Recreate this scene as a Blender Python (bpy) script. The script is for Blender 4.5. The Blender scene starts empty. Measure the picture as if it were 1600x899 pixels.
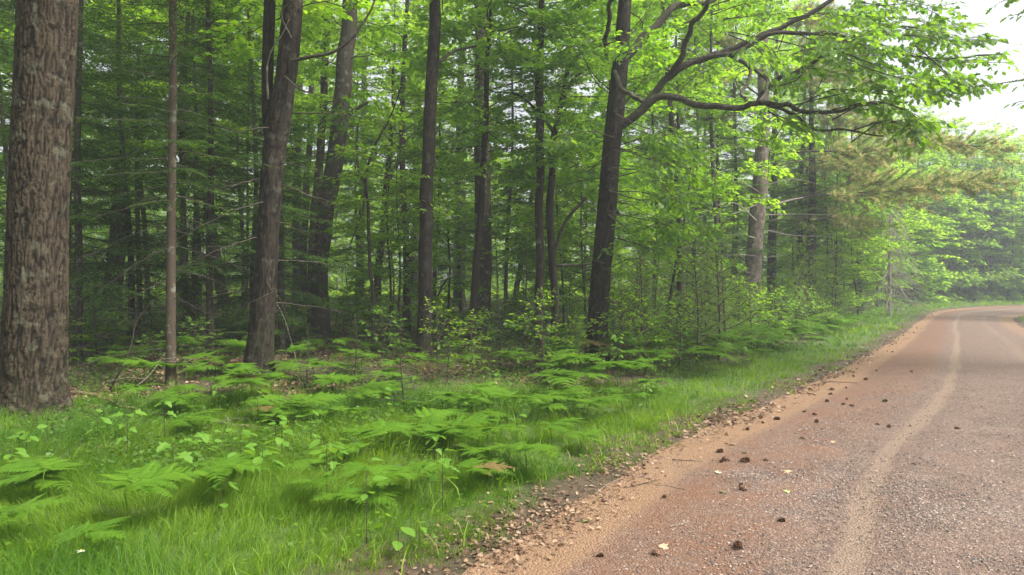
import bpy, math, random
import numpy as np
from mathutils import Vector

sc = bpy.context.scene
C = sc.collection
# ---------------------------------------------------------------- camera, sky, sun, exposure
F = 1081.0; CH = 1.75; HX = 800.0; HY = 449.5
cam_d = bpy.data.cameras.new('camera'); cam = bpy.data.objects.new('camera', cam_d); C.objects.link(cam)
cam.location = (0, 0, CH); cam.rotation_euler = (math.radians(90), 0, 0)
cam_d.sensor_width = 36.0; cam_d.lens = F / 1600 * 36.0
cam_d.clip_start = 0.05; cam_d.clip_end = 3000
sc.camera = cam

SUN_EL = math.radians(50); SUN_AZ = math.radians(112)      # azimuth measured from +Y towards +X
world = bpy.data.worlds.new('World'); sc.world = world; world.use_nodes = True
nt = world.node_tree; nt.nodes.clear()
sky = nt.nodes.new('ShaderNodeTexSky'); sky.sky_type = 'NISHITA'; sky.sun_disc = False
sky.sun_elevation = SUN_EL; sky.sun_rotation = SUN_AZ
sky.dust_density = 6.0; sky.air_density = 1.0; sky.ozone_density = 1.0
hs = nt.nodes.new('ShaderNodeHueSaturation'); hs.inputs['Saturation'].default_value = 0.22; hs.inputs['Value'].default_value = 1.0
bgn = nt.nodes.new('ShaderNodeBackground'); bgn.inputs['Strength'].default_value = 0.15
wo = nt.nodes.new('ShaderNodeOutputWorld')
nt.links.new(sky.outputs[0], hs.inputs['Color']); nt.links.new(hs.outputs[0], bgn.inputs['Color']); nt.links.new(bgn.outputs[0], wo.inputs['Surface'])
sun_d = bpy.data.lights.new('sun', 'SUN'); sun_d.energy = 2.5; sun_d.angle = math.radians(14); sun_d.color = (1.0, 0.95, 0.86)
sun = bpy.data.objects.new('sun', sun_d); C.objects.link(sun)
sd = Vector((math.sin(SUN_AZ) * math.cos(SUN_EL), math.cos(SUN_AZ) * math.cos(SUN_EL), math.sin(SUN_EL)))
sun.rotation_euler = sd.to_track_quat('Z', 'Y').to_euler(); sun.location = (0, 0, 40)
sc.view_settings.view_transform = 'Standard'; sc.view_settings.look = 'None'
sc.view_settings.exposure = 1.25; sc.view_settings.gamma = 1.0
cy = sc.cycles
cy.max_bounces = 12; cy.diffuse_bounces = 6; cy.glossy_bounces = 2; cy.transmission_bounces = 10; cy.volume_bounces = 0
cy.transparent_max_bounces = 4; cy.use_denoising = True; cy.caustics_reflective = False; cy.caustics_refractive = False
cy.sample_clamp_indirect = 8.0

# ---------------------------------------------------------------- numeric helpers
def ss(a, b, x):
    t = np.clip((np.asarray(x, float) - a) / (b - a), 0, 1); return t * t * (3 - 2 * t)

def _hash(ix, iy, iz, seed):
    h = (ix.astype(np.int64) * 374761393 + iy.astype(np.int64) * 668265263 + iz.astype(np.int64) * 2147483647 + seed * 974634541) & 0xffffffff
    h = ((h ^ (h >> 13)) * 1274126177) & 0xffffffff
    h = ((h ^ (h >> 16)) * 2246822519) & 0xffffffff
    h = h ^ (h >> 15)
    return (h & 0xffffff) / float(0xffffff) * 2 - 1

def vnoise(x, y, z=0.0, seed=0):
    x, y, z = np.broadcast_arrays(np.asarray(x, float), np.asarray(y, float), np.asarray(z, float))
    ix, iy, iz = np.floor(x), np.floor(y), np.floor(z)
    fx, fy, fz = x - ix, y - iy, z - iz
    fx = fx * fx * (3 - 2 * fx); fy = fy * fy * (3 - 2 * fy); fz = fz * fz * (3 - 2 * fz)
    def h(a, b, c): return _hash(ix + a, iy + b, iz + c, seed)
    x00 = h(0,0,0) * (1 - fx) + h(1,0,0) * fx; x10 = h(0,1,0) * (1 - fx) + h(1,1,0) * fx
    x01 = h(0,0,1) * (1 - fx) + h(1,0,1) * fx; x11 = h(0,1,1) * (1 - fx) + h(1,1,1) * fx
    return (x00 * (1 - fy) + x10 * fy) * (1 - fz) + (x01 * (1 - fy) + x11 * fy) * fz

def unit(v):
    v = np.asarray(v, float); return v / np.maximum(np.linalg.norm(v, axis=-1, keepdims=True), 1e-9)

def catmull(P, n):
    P = np.asarray(P, float); m = len(P)
    if m == 2: return P[0] + (P[1] - P[0]) * np.linspace(0, 1, n)[:, None]
    Q = np.vstack([2 * P[0] - P[1], P, 2 * P[-1] - P[-2]])
    t = np.linspace(0, m - 1 - 1e-9, n); i = t.astype(int); u = (t - i)[:, None]
    p0, p1, p2, p3 = Q[i], Q[i + 1], Q[i + 2], Q[i + 3]
    return 0.5 * (2 * p1 + (-p0 + p2) * u + (2 * p0 - 5 * p1 + 4 * p2 - p3) * u**2 + (-p0 + 3 * p1 - 3 * p2 + p3) * u**3)

# ---------------------------------------------------------------- road and terrain
LE = [(-10.5, -12), (-.39, 4.2), (1.89, 7.87), (6.1, 13.5), (13.0, 23.5), (20.9, 35.3), (28, 44.7), (38.5, 52), (60, 58), (110, 62), (200, 64)]
RE = [(-6.2, -14.6), (3.85, 1.6), (6.1, 5.2), (10.3, 10.8), (17.2, 21.5), (23.6, 32.3), (29.4, 39.2), (42, 44.5), (62, 50), (110, 54), (200, 56)]
LP = catmull(LE, 161); RP = catmull(RE, 161)

def _sdist(P, x, y):
    x = np.ravel(x); y = np.ravel(y)
    out = np.empty(len(x)); arc = np.empty(len(x))
    A = P[:-1]; Bv = P[1:] - P[:-1]; L2 = (Bv**2).sum(1); cum = np.concatenate([[0], np.cumsum(np.sqrt(L2))])
    for s in range(0, len(x), 20000):
        q = np.stack([x[s:s+20000], y[s:s+20000]], 1)
        r = q[:, None] - A[None]
        t = np.clip((r * Bv).sum(2) / L2, 0, 1)
        d = r - t[..., None] * Bv
        dd = (d**2).sum(2); k = dd.argmin(1); ar = np.arange(len(q))
        cr = Bv[k, 0] * r[ar, k, 1] - Bv[k, 1] * r[ar, k, 0]
        out[s:s+20000] = np.sqrt(dd[ar, k]) * np.sign(cr)
        arc[s:s+20000] = cum[k] + t[ar, k] * np.sqrt(L2[k])
    return out, arc
ARC0 = _sdist(LP, np.array([-.39]), np.array([4.2]))[1][0]
def sL(x, y):
    sh = np.shape(x); s, a = _sdist(LP, x, y); return s.reshape(sh), (a - ARC0).reshape(sh)
def sR(x, y):
    sh = np.shape(x); s, a = _sdist(RP, x, y); return -s.reshape(sh), a.reshape(sh)
def zbase(x, y): return 0.4 * ss(25, 55, y)
def hz(x, y, full=False):
    sh = np.shape(x); x = np.ravel(np.asarray(x, float)); y = np.ravel(np.asarray(y, float))
    s, a = sL(x, y); r, _ = sR(x, y)
    e = 0.10 * vnoise(x * 1.6, y * 1.6, seed=3) + 0.05 * vnoise(x * 5, y * 5, seed=4)
    d = np.maximum(s, r) + e                      # >0 outside the road
    z = zbase(x, y) + np.where(d > 0, 0.05 * ss(0, 0.5, d), -0.07 * ss(0, -0.35, d))
    f = ss(1.5, 12, d)
    z = z + 0.3 * ss(4, 24, s) + f * (0.10 * vnoise(x * .35, y * .35, seed=5) + 0.05 * vnoise(x * 1.1, y * 1.1, seed=6)) + 0.015 * ss(0, 1, d) * vnoise(x * 3, y * 3, seed=8)
    return z.reshape(sh)
def zroad(x, y):
    s, a = sL(x, y); r, _ = sR(x, y)
    return zbase(x, y) + 0.035 * ss(0, 1.5, np.minimum(-s, -r)) - 0.04 * ss(0, .3, np.maximum(s, r))
_D = np.concatenate([np.linspace(2.5, 30, 300), np.linspace(30.2, 130, 400)])
def G(px, py):
    """the ground point seen at a pixel of the photograph"""
    dx = (px - HX) / F; dz = -(py - HY) / F
    zr = CH + dz * _D; zg = hz(dx * _D, _D)
    k = np.argmax(zr <= zg) if (zr <= zg).any() else len(_D) - 1
    if k == 0: D = _D[0]
    else:
        a0 = zr[k-1] - zg[k-1]; a1 = zr[k] - zg[k]
        D = _D[k-1] + (_D[k] - _D[k-1]) * (a0 / (a0 - a1) if a0 != a1 else 0)
    return Vector((dx * D, D, float(hz(np.array([dx * D]), np.array([D]))[0])))
def at(px, py, D):
    return np.array([(px - HX) / F * D, D, CH - (py - HY) / F * D])
def pix(p):
    return (HX + F * p[0] / p[1], HY - F * (p[2] - CH) / p[1])

# ---------------------------------------------------------------- mesh builder
class MB:
    def __init__(self): self.V = []; self.n = 0; self.T = []; self.Tm = []; self.Q = []; self.Qm = []; self.A = []; self.B = []
    def add(self, V, T=None, Q=None, m=0, rnd=0.0, cav=0.0):
        V = np.asarray(V, float).reshape(-1, 3); k = len(V)
        self.V.append(V)
        self.A.append(np.broadcast_to(np.asarray(rnd, float), (k,))); self.B.append(np.broadcast_to(np.asarray(cav, float), (k,)))
        if T is not None and len(T):
            T = np.asarray(T, np.int64); self.T.append(T + self.n); self.Tm.append(np.full(len(T), m))
        if Q is not None and len(Q):
            Q = np.asarray(Q, np.int64); self.Q.append(Q + self.n); self.Qm.append(np.full(len(Q), m))
        self.n += k
    def mesh(self, name, mats, smooth=True):
        me = bpy.data.meshes.new(name)
        V = np.vstack(self.V) if self.V else np.zeros((0, 3))
        T = np.vstack(self.T) if self.T else np.zeros((0, 3), np.int64); Q = np.vstack(self.Q) if self.Q else np.zeros((0, 4), np.int64)
        nl = T.size + Q.size; nf = len(T) + len(Q)
        me.vertices.add(len(V)); me.vertices.foreach_set('co', V.astype(np.float32).ravel())
        me.loops.add(nl); me.loops.foreach_set('vertex_index', np.concatenate([T.ravel(), Q.ravel()]).astype(np.int32))
        me.polygons.add(nf)
        tot = np.concatenate([np.full(len(T), 3), np.full(len(Q), 4)]).astype(np.int32)
        me.polygons.foreach_set('loop_start', np.concatenate([[0], np.cumsum(tot)[:-1]]).astype(np.int32) if nf else np.zeros(0, np.int32))
        mi = np.concatenate(([np.concatenate(self.Tm)] if self.Tm else []) + ([np.concatenate(self.Qm)] if self.Qm else [])) if nf else np.zeros(0)
        me.update(calc_edges=True)
        for m in (mats if isinstance(mats, (list, tuple)) else [mats]): me.materials.append(m)
        if nf:
            me.polygons.foreach_set('material_index', mi.astype(np.int32))
            me.polygons.foreach_set('use_smooth', np.full(nf, bool(smooth)))
        at_ = me.attributes.new('rnd', 'FLOAT', 'POINT'); at_.data.foreach_set('value', np.concatenate(self.A).astype(np.float32))
        b_ = np.concatenate(self.B)
        if b_.any():
            at2 = me.attributes.new('cav', 'FLOAT', 'POINT'); at2.data.foreach_set('value', b_.astype(np.float32))
        return me

def link(name, me, parent=None, loc=None, rz=0.0, scale=None):
    o = bpy.data.objects.new(name, me); C.objects.link(o)
    if parent is not None: o.parent = parent
    if loc is not None: o.location = loc
    if rz: o.rotation_euler = (0, 0, rz)
    if scale is not None: o.scale = (scale,) * 3 if np.isscalar(scale) else scale
    return o
def tag(o, label=None, cat=None, group=None, kind=None):
    if label: o['label'] = label
    if cat: o['category'] = cat
    if group: o['group'] = group
    if kind: o['kind'] = kind
    return o
def thing(name, label, cat, loc=(0, 0, 0), rz=0.0, group=None, scale=None):
    return tag(link(name, None, None, loc, rz, scale), label, cat, group)

def tube(mb, P, R, sides=8, m=0, cap=True, rnd=0.5, bark=None, closed_tip=False):
    """bark = (amp, kxy, kz, seed): furrows displaced into the surface"""
    P = np.asarray(P, float); R = np.asarray(R, float); n = len(P)
    T = np.gradient(P, axis=0); T = unit(T)
    up = np.array([0., 0, 1]) if abs(T[0][2]) < 0.9 else np.array([1., 0, 0])
    U = np.empty((n, 3)); u = unit(np.cross(T[0], up)); 
    for i in range(n):
        u = u - T[i] * np.dot(u, T[i]); u = u / max(np.linalg.norm(u), 1e-9); U[i] = u
    W = np.cross(T, U)
    th = np.linspace(0, 2 * np.pi, sides, endpoint=False)
    c, s = np.cos(th), np.sin(th)
    RR = np.repeat(R[:, None], sides, 1); cav = 0.0
    if bark:
        amp, k, kz, seed = bark
        L = np.concatenate([[0], np.cumsum(np.linalg.norm(np.diff(P, axis=0), axis=1))])[:, None]
        X = c[None] * R[:, None]; Y = s[None] * R[:, None]
        wz = L + 0.0 * X
        wx = X + 0.04 * vnoise(X * 6, Y * 6, wz * 3, seed + 9); wy = Y + 0.04 * vnoise(X * 6, Y * 6, wz * 3, seed + 10)
        n1 = vnoise(wx * k, wy * k, wz * kz, seed); n2 = vnoise(wx * k * 1.9, wy * k * 1.9, wz * kz * 1.7 + 7, seed + 1)
        fur = np.maximum(np.exp(-(n1 / 0.2) ** 2), 0.8 * np.exp(-(n2 / 0.17) ** 2))
        n3 = vnoise(wx * k * 1.2, wy * k * 1.2, wz * k * 1.1, seed + 2)
        fur = np.maximum(fur, 0.5 * np.exp(-(n3 / 0.08) ** 2))
        fine = vnoise(X * k * 5, Y * k * 5, wz * k * 3, seed + 3)
        lump = vnoise(X * 2.2, Y * 2.2, wz * 0.8, seed + 5)
        RR = RR * (1 + 0.05 * lump) + amp * (0.45 - fur + 0.35 * fine)
        cav = fur.ravel()
    V = P[:, None] + RR[..., None] * (c[None, :, None] * U[:, None] + s[None, :, None] * W[:, None])
    i = np.arange(n - 1)[:, None] * sides; j = np.arange(sides)[None]; j2 = (j + 1) % sides
    Q = np.stack([i + j, i + j2, i + sides + j2, i + sides + j], -1).reshape(-1, 4)
    V = V.reshape(-1, 3); Tt = []
    if cap:
        V = np.vstack([V, P[-1] + T[-1] * R[-1] * 0.5]); b = (n - 1) * sides; jj = np.arange(sides)
        Tt = np.stack([b + jj, b + (jj + 1) % sides, np.full(sides, n * sides)], 1)
        if bark: cav = np.append(cav, 0)
    mb.add(V, T=Tt, Q=Q, m=m, rnd=rnd, cav=cav)

# leaf templates: x along the leaf, y across, z up; unit length
def fan(outline, fold=0.06, droop=0.08):
    o = np.array(outline, float); z = fold * np.abs(o[:, 1]) * 2 - droop * o[:, 0] ** 2
    V = np.vstack([[0.45, 0, -droop * .2], np.column_stack([o, z])]); k = len(o)
    T = [(0, 1 + i, 1 + (i + 1) % k) for i in range(k)]
    return V, np.array(T)
RHOMB = (np.array([(0, 0, 0), (.45, .4, .08), (1, 0, -.08), (.45, -.4, .08)]), np.array([(0, 2, 1), (0, 3, 2)]))
OVATE = fan([(0, 0), (.22, -.28), (.5, -.34), (.78, -.2), (1.02, 0), (.78, .2), (.5, .34), (.22, .28)])
MAPLE = fan([(0, 0), (.02, -.3), (.2, -.24), (.34, -.52), (.48, -.2), (.66, -.26), (1.0, 0), (.66, .26), (.48, .2), (.34, .52), (.2, .24), (.02, .3)], .10, .16)
OAKL = fan([(0, 0), (.22, -.14), (.3, -.34), (.42, -.13), (.6, -.4), (.68, -.15), (.86, -.24), (1, 0), (.86, .24), (.68, .15), (.6, .4), (.42, .13), (.3, .34), (.22, .14)], .10, .16)
KITE = (np.array([(0, 0, 0), (.35, .15, 0), (1, 0, -.03), (.35, -.15, 0)]), np.array([(0, 2, 1), (0, 3, 2)]))
NEEDLE = (np.array([(0, .04, 0), (0, -.04, 0), (1, 0, 0)]), np.array([(0, 1, 2)]))

def scatter(mb, tpl, P, D, N, S, m=0, rnd=None):
    tv, tf = tpl; P = np.asarray(P, float); n = len(P)
    if n == 0: return
    D = unit(D); Y = unit(np.cross(N, D)); Z = np.cross(D, Y)
    S = np.broadcast_to(np.asarray(S, float), (n,))
    V = P[:, None] + S[:, None, None] * (tv[None, :, 0:1] * D[:, None] + tv[None, :, 1:2] * Y[:, None] + tv[None, :, 2:3] * Z[:, None])
    T = tf[None] + (np.arange(n) * len(tv))[:, None, None]
    if rnd is None: rnd = np.random.default_rng(n).random(n)
    mb.add(V.reshape(-1, 3), T=T.reshape(-1, 3), m=m, rnd=np.repeat(rnd, len(tv)))

# ---------------------------------------------------------------- materials
def mat(name):
    m = bpy.data.materials.new(name); m.use_nodes = True
    for n in list(m.node_tree.nodes): m.node_tree.nodes.remove(n)
    return m, m.node_tree
def nd(t, typ, **kw):
    n = t.nodes.new(typ)
    for k, v in kw.items():
        if k.startswith('i_'): n.inputs[k[2:].replace('_', ' ')].default_value = v
        else: setattr(n, k, v)
    return n
def ramp(t, fac, stops, interp='LINEAR'):
    r = t.nodes.new('ShaderNodeValToRGB'); r.color_ramp.interpolation = interp
    e = r.color_ramp.elements
    while len(e) < len(stops): e.new(0.5)
    for el, (p, c) in zip(e, stops):
        el.position = p; el.color = (*c, 1) if len(c) == 3 else c
    if fac is not None: t.links.new(fac, r.inputs[0])
    return r.outputs[0]
def mixc(t, fac, a, b, mode='MIX'):
    n = t.nodes.new('ShaderNodeMix'); n.data_type = 'RGBA'; n.blend_type = mode
    for sock, v in ((0, fac), (6, a), (7, b)):
        if hasattr(v, 'is_output'): t.links.new(v, n.inputs[sock])
        elif isinstance(v, (int, float)): n.inputs[sock].default_value = v
        else: n.inputs[sock].default_value = (*v, 1)
    return n.outputs[2]
def math_(t, op, a, b=0.0, clamp=False):
    n = t.nodes.new('ShaderNodeMath'); n.operation = op; n.use_clamp = clamp
    for i, v in enumerate((a, b)):
        if hasattr(v, 'is_output'): t.links.new(v, n.inputs[i])
        else: n.inputs[i].default_value = v
    return n.outputs[0]
def noise(t, vec, scale, detail=3, rough=.55, dist=0.0):
    n = nd(t, 'ShaderNodeTexNoise'); n.inputs['Scale'].default_value = scale; n.inputs['Detail'].default_value = detail
    n.inputs['Roughness'].default_value = rough; n.inputs['Distortion'].default_value = dist
    if vec is not None: t.links.new(vec, n.inputs['Vector'])
    return n.outputs[0]
def out(t, shader, vol=None):
    o = t.nodes.new('ShaderNodeOutputMaterial'); t.links.new(shader, o.inputs['Surface'])

def leaf_mat(name, c1, c2, t1, t2, tr=0.45, gloss=0.35, vary=0.35):
    m, t = mat(name)
    a = nd(t, 'ShaderNodeAttribute', attribute_name='rnd').outputs['Fac']
    oi = nd(t, 'ShaderNodeObjectInfo').outputs['Random']
    f = math_(t, 'ADD', math_(t, 'MULTIPLY', a, 1 - vary), math_(t, 'MULTIPLY', oi, vary))
    c = mixc(t, f, c1, c2); tc = mixc(t, f, t1, t2)
    p = nd(t, 'ShaderNodeBsdfPrincipled'); t.links.new(c, p.inputs['Base Color']); p.inputs['Roughness'].default_value = .5
    p.inputs['Specular IOR Level'].default_value = gloss
    tl = nd(t, 'ShaderNodeBsdfTranslucent'); t.links.new(tc, tl.inputs['Color'])
    mx = nd(t, 'ShaderNodeMixShader'); mx.inputs[0].default_value = tr
    t.links.new(p.outputs[0], mx.inputs[1]); t.links.new(tl.outputs[0], mx.inputs[2]); out(t, mx.outputs[0])
    return m

def bark_mat(name, ridge, furrow, k=16.0, kz=3.0, lichen=(.28, .30, .24), lam=0.3, geo=False, moss=0.0, bump=.6):
    m, t = mat(name)
    co = nd(t, 'ShaderNodeTexCoord').outputs['Object']
    mp = nd(t, 'ShaderNodeMapping'); mp.inputs['Scale'].default_value = (k, k, kz); t.links.new(co, mp.inputs[0])
    n1 = noise(t, mp.outputs[0], 1.0, 3, .55, .6)
    ab = math_(t, 'ABSOLUTE', math_(t, 'SUBTRACT', n1, 0.5))
    fur = math_(t, 'SUBTRACT', 1.0, math_(t, 'MULTIPLY', ab, 11.0), clamp=True)
    fine = noise(t, co, 60.0, 4, .7)
    if geo:
        cav = nd(t, 'ShaderNodeAttribute', attribute_name='cav').outputs['Fac']
        fc = math_(t, 'MULTIPLY', cav, 1.0, clamp=True)
        hgt = math_(t, 'ADD', fine, math_(t, 'MULTIPLY', noise(t, co, 25.0, 3), 1.0))
        ff = fc  # furrow pigment, deepened in colour to stand in for shade in the cracks
    else:
        ff = fur; hgt = math_(t, 'SUBTRACT', math_(t, 'MULTIPLY', fine, .35), fur)
    big = noise(t, co, 2.2, 3)
    base = mixc(t, ramp(t, big, [(.35, (0, 0, 0)), (.65, (1, 1, 1))]), ridge, tuple(c * .72 for c in ridge))
    base = mixc(t, ramp(t, fine, [(.35, (0, 0, 0)), (.7, (1, 1, 1))]), base, tuple(min(1, c * 1.6) for c in ridge))
    c = mixc(t, ff, base, furrow)
    li = noise(t, co, 5.5, 5, .65)
    lf = math_(t, 'MULTIPLY', ramp(t, li, [(.56, (0, 0, 0)), (.64, (1, 1, 1))]), lam)
    c = mixc(t, lf, c, lichen)
    if moss > 0:
        sep = nd(t, 'ShaderNodeSeparateXYZ'); t.links.new(co, sep.inputs[0])
        mh = nd(t, 'ShaderNodeMapRange'); mh.inputs[1].default_value = .0; mh.inputs[2].default_value = 1.2; mh.inputs[3].default_value = 1; mh.inputs[4].default_value = 0
        t.links.new(sep.outputs[2], mh.inputs[0])
        mf = math_(t, 'MULTIPLY', math_(t, 'MULTIPLY', mh.outputs[0], ramp(t, noise(t, co, 7, 4), [(.4, (0, 0, 0)), (.6, (1, 1, 1))])), moss)
        c = mixc(t, mf, c, (.035, .05, .015))
    p = nd(t, 'ShaderNodeBsdfPrincipled'); p.inputs['Roughness'].default_value = .9; p.inputs['Specular IOR Level'].default_value = .15
    t.links.new(c, p.inputs['Base Color'])
    b = nd(t, 'ShaderNodeBump'); b.inputs['Strength'].default_value = bump; b.inputs['Distance'].default_value = .012 if geo else .03
    t.links.new(hgt, b.inputs['Height']); t.links.new(b.outputs[0], p.inputs['Normal']); out(t, p.outputs[0])
    return m

M = {}
M['bark_oak'] = bark_mat('bark_ridged', (.048, .036, .024), (.006, .0045, .003), geo=True, lam=.35, lichen=(.13, .135, .095), moss=.25)
M['bark_dark'] = bark_mat('bark_dark', (.028, .022, .016), (.006, .0045, .0035), geo=True, lam=.3, lichen=(.11, .115, .085), moss=.5)
M['bark_mid'] = bark_mat('bark_brown', (.038, .030, .022), (.04, .028, .02), k=22, kz=3.5, lam=.35, moss=.3)
M['bark_grey'] = bark_mat('bark_grey', (.065, .055, .044), (.06, .05, .04), k=20, kz=3, lam=.45, moss=.1)
M['bark_pine'] = bark_mat('bark_pine', (.17, .14, .115), (.08, .06, .045), geo=True, lam=.6, lichen=(.32, .32, .28))
M['bark_spruce'] = bark_mat('bark_spruce', (.058, .047, .033), (.07, .05, .035), k=40, kz=26, lam=.4, bump=.4)
M['bark_limb'] = bark_mat('bark_limb', (.07, .06, .048), (.035, .028, .022), k=22, kz=18, lam=.4, lichen=(.2, .22, .18), bump=.4)
M['twig'] = bark_mat('twig_bark', (.06, .048, .037), (.04, .03, .025), k=30, kz=20, lam=.3, bump=.2)
M['dead_wood'] = bark_mat('dead_wood', (.26, .22, .18), (.12, .09, .07), k=30, kz=20, lam=.3, bump=.4)
M['dead_pale'] = bark_mat('dead_pale', (.30, .265, .235), (.18, .15, .13), k=30, kz=20, lam=.2, bump=.3)
M['log'] = bark_mat('log_wood', (.30, .20, .12), (.08, .055, .04), k=30, kz=30, lam=.5, lichen=(.12, .10, .07), bump=.6)
M['leaf'] = leaf_mat('broad_leaf', (.05, .12, .010), (.11, .19, .012), (.22, .50, .015), (.48, .70, .025), tr=.55)
M['leaf_oak'] = leaf_mat('oak_leaf', (.045, .11, .012), (.09, .17, .014), (.19, .44, .015), (.42, .63, .025), tr=.5)
M['leaf_far'] = leaf_mat('far_leaf', (.06, .14, .012), (.13, .21, .014), (.28, .58, .02), (.54, .76, .03), tr=.58)
M['needle_dark'] = leaf_mat('hemlock_needle', (.030, .072, .012), (.06, .12, .018), (.07, .17, .015), (.14, .27, .02), tr=.34, vary=.3)
M['needle_pine'] = leaf_mat('pine_needle', (.10, .18, .045), (.20, .28, .07), (.18, .32, .04), (.36, .48, .07), tr=.42)
M['needle_brown'] = leaf_mat('browning_needle', (.48, .38, .17), (.40, .42, .17), (.6, .46, .18), (.55, .58, .2), tr=.5, vary=.1)
M['fern'] = leaf_mat('fern_frond', (.055, .15, .014), (.125, .23, .018), (.15, .36, .02), (.28, .46, .025), tr=.36, gloss=.2)
M['sapling'] = leaf_mat('sapling_leaf', (.085, .20, .025), (.13, .25, .03), (.2, .42, .03), (.3, .5, .04), tr=.4, gloss=.3)
M['grass'] = leaf_mat('grass_blade', (.045, .125, .010), (.18, .28, .02), (.14, .34, .012), (.42, .60, .03), tr=.42, gloss=.25, vary=0)
M['cover'] = leaf_mat('ground_cover_leaf', (.05, .12, .018), (.085, .16, .022), (.1, .22, .02), (.16, .28, .03), tr=.3, vary=0)
M['fern_brown'] = leaf_mat('browned_frond', (.15, .10, .04), (.2, .16, .05), (.2, .13, .04), (.25, .2, .06), tr=.3)
M['petal'] = leaf_mat('daisy_petal', (.8, .8, .76), (.85, .85, .8), (.8, .8, .75), (.8, .8, .75), tr=.2)
M['daisy_eye'] = leaf_mat('daisy_eye', (.7, .42, .03), (.75, .5, .05), (.5, .3, .02), (.5, .3, .02), tr=.1)

def litter_mat():
    m, t = mat('dry_leaf')
    a = nd(t, 'ShaderNodeAttribute', attribute_name='rnd').outputs['Fac']
    c = ramp(t, a, [(0, (.06, .034, .02)), (.35, (.15, .085, .05)), (.6, (.26, .16, .095)), (.8, (.30, .195, .12)), (.95, (.37, .27, .18)), (1, (.24, .14, .06))])
    p = nd(t, 'ShaderNodeBsdfPrincipled'); p.inputs['Roughness'].default_value = .7; t.links.new(c, p.inputs['Base Color'])
    tl = nd(t, 'ShaderNodeBsdfTranslucent'); t.links.new(c, tl.inputs['Color'])
    mx = nd(t, 'ShaderNodeMixShader'); mx.inputs[0].default_value = .2
    t.links.new(p.outputs[0], mx.inputs[1]); t.links.new(tl.outputs[0], mx.inputs[2]); out(t, mx.outputs[0]); return m
M['litter'] = litter_mat()
def cone_mat():
    m, t = mat('cone_scale')
    a = nd(t, 'ShaderNodeAttribute', attribute_name='rnd').outputs['Fac']
    c = mixc(t, a, (.08, .048, .03), (.40, .23, .14))
    p = nd(t, 'ShaderNodeBsdfPrincipled'); p.inputs['Roughness'].default_value = .75; t.links.new(c, p.inputs['Base Color']); out(t, p.outputs[0]); return m
M['cone'] = cone_mat()
def stone_mat():
    m, t = mat('gravel_stone')
    a = nd(t, 'ShaderNodeAttribute', attribute_name='rnd').outputs['Fac']
    c = ramp(t, a, [(0, (0.070, 0.060, 0.058)), (.3, (0.130, 0.100, 0.090)), (.55, (0.220, 0.155, 0.125)), (.8, (0.280, 0.200, 0.155)), (.93, (0.290, 0.225, 0.185)), (1, (0.330, 0.275, 0.235))])
    p = nd(t, 'ShaderNodeBsdfPrincipled'); p.inputs['Roughness'].default_value = .75; t.links.new(c, p.inputs['Base Color']); out(t, p.outputs[0]); return m
M['stone'] = stone_mat()
def ground_mat():
    m, t = mat('forest_soil')
    geo = nd(t, 'ShaderNodeNewGeometry').outputs['Position']
    n1 = noise(t, geo, .8, 5); n2 = noise(t, geo, 9, 5, .7); n3 = noise(t, geo, 45, 4, .7)
    c = ramp(t, n2, [(.3, (.045, .03, .018)), (.5, (.10, .066, .038)), (.7, (.17, .11, .065))])
    c = mixc(t, math_(t, 'MULTIPLY', ramp(t, n1, [(.45, (0, 0, 0)), (.62, (1, 1, 1))]), .35), c, (.04, .075, .018))
    a = nd(t, 'ShaderNodeAttribute', attribute_name='rnd').outputs['Fac']         # grassy verge
    c = mixc(t, math_(t, 'MULTIPLY', a, .85), c, mixc(t, n2, (.07, .13, .018), (.12, .21, .028)))
    c = mixc(t, .35, c, mixc(t, n3, (.02, .02, .012), (.22, .16, .1)), 'OVERLAY')
    p = nd(t, 'ShaderNodeBsdfPrincipled'); p.inputs['Roughness'].default_value = .95; t.links.new(c, p.inputs['Base Color'])
    b = nd(t, 'ShaderNodeBump'); b.inputs['Strength'].default_value = .8; b.inputs['Distance'].default_value = .04
    t.links.new(math_(t, 'ADD', n2, n3), b.inputs['Height']); t.links.new(b.outputs[0], p.inputs['Normal']); out(t, p.outputs[0]); return m
M['ground'] = ground_mat()
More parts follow.
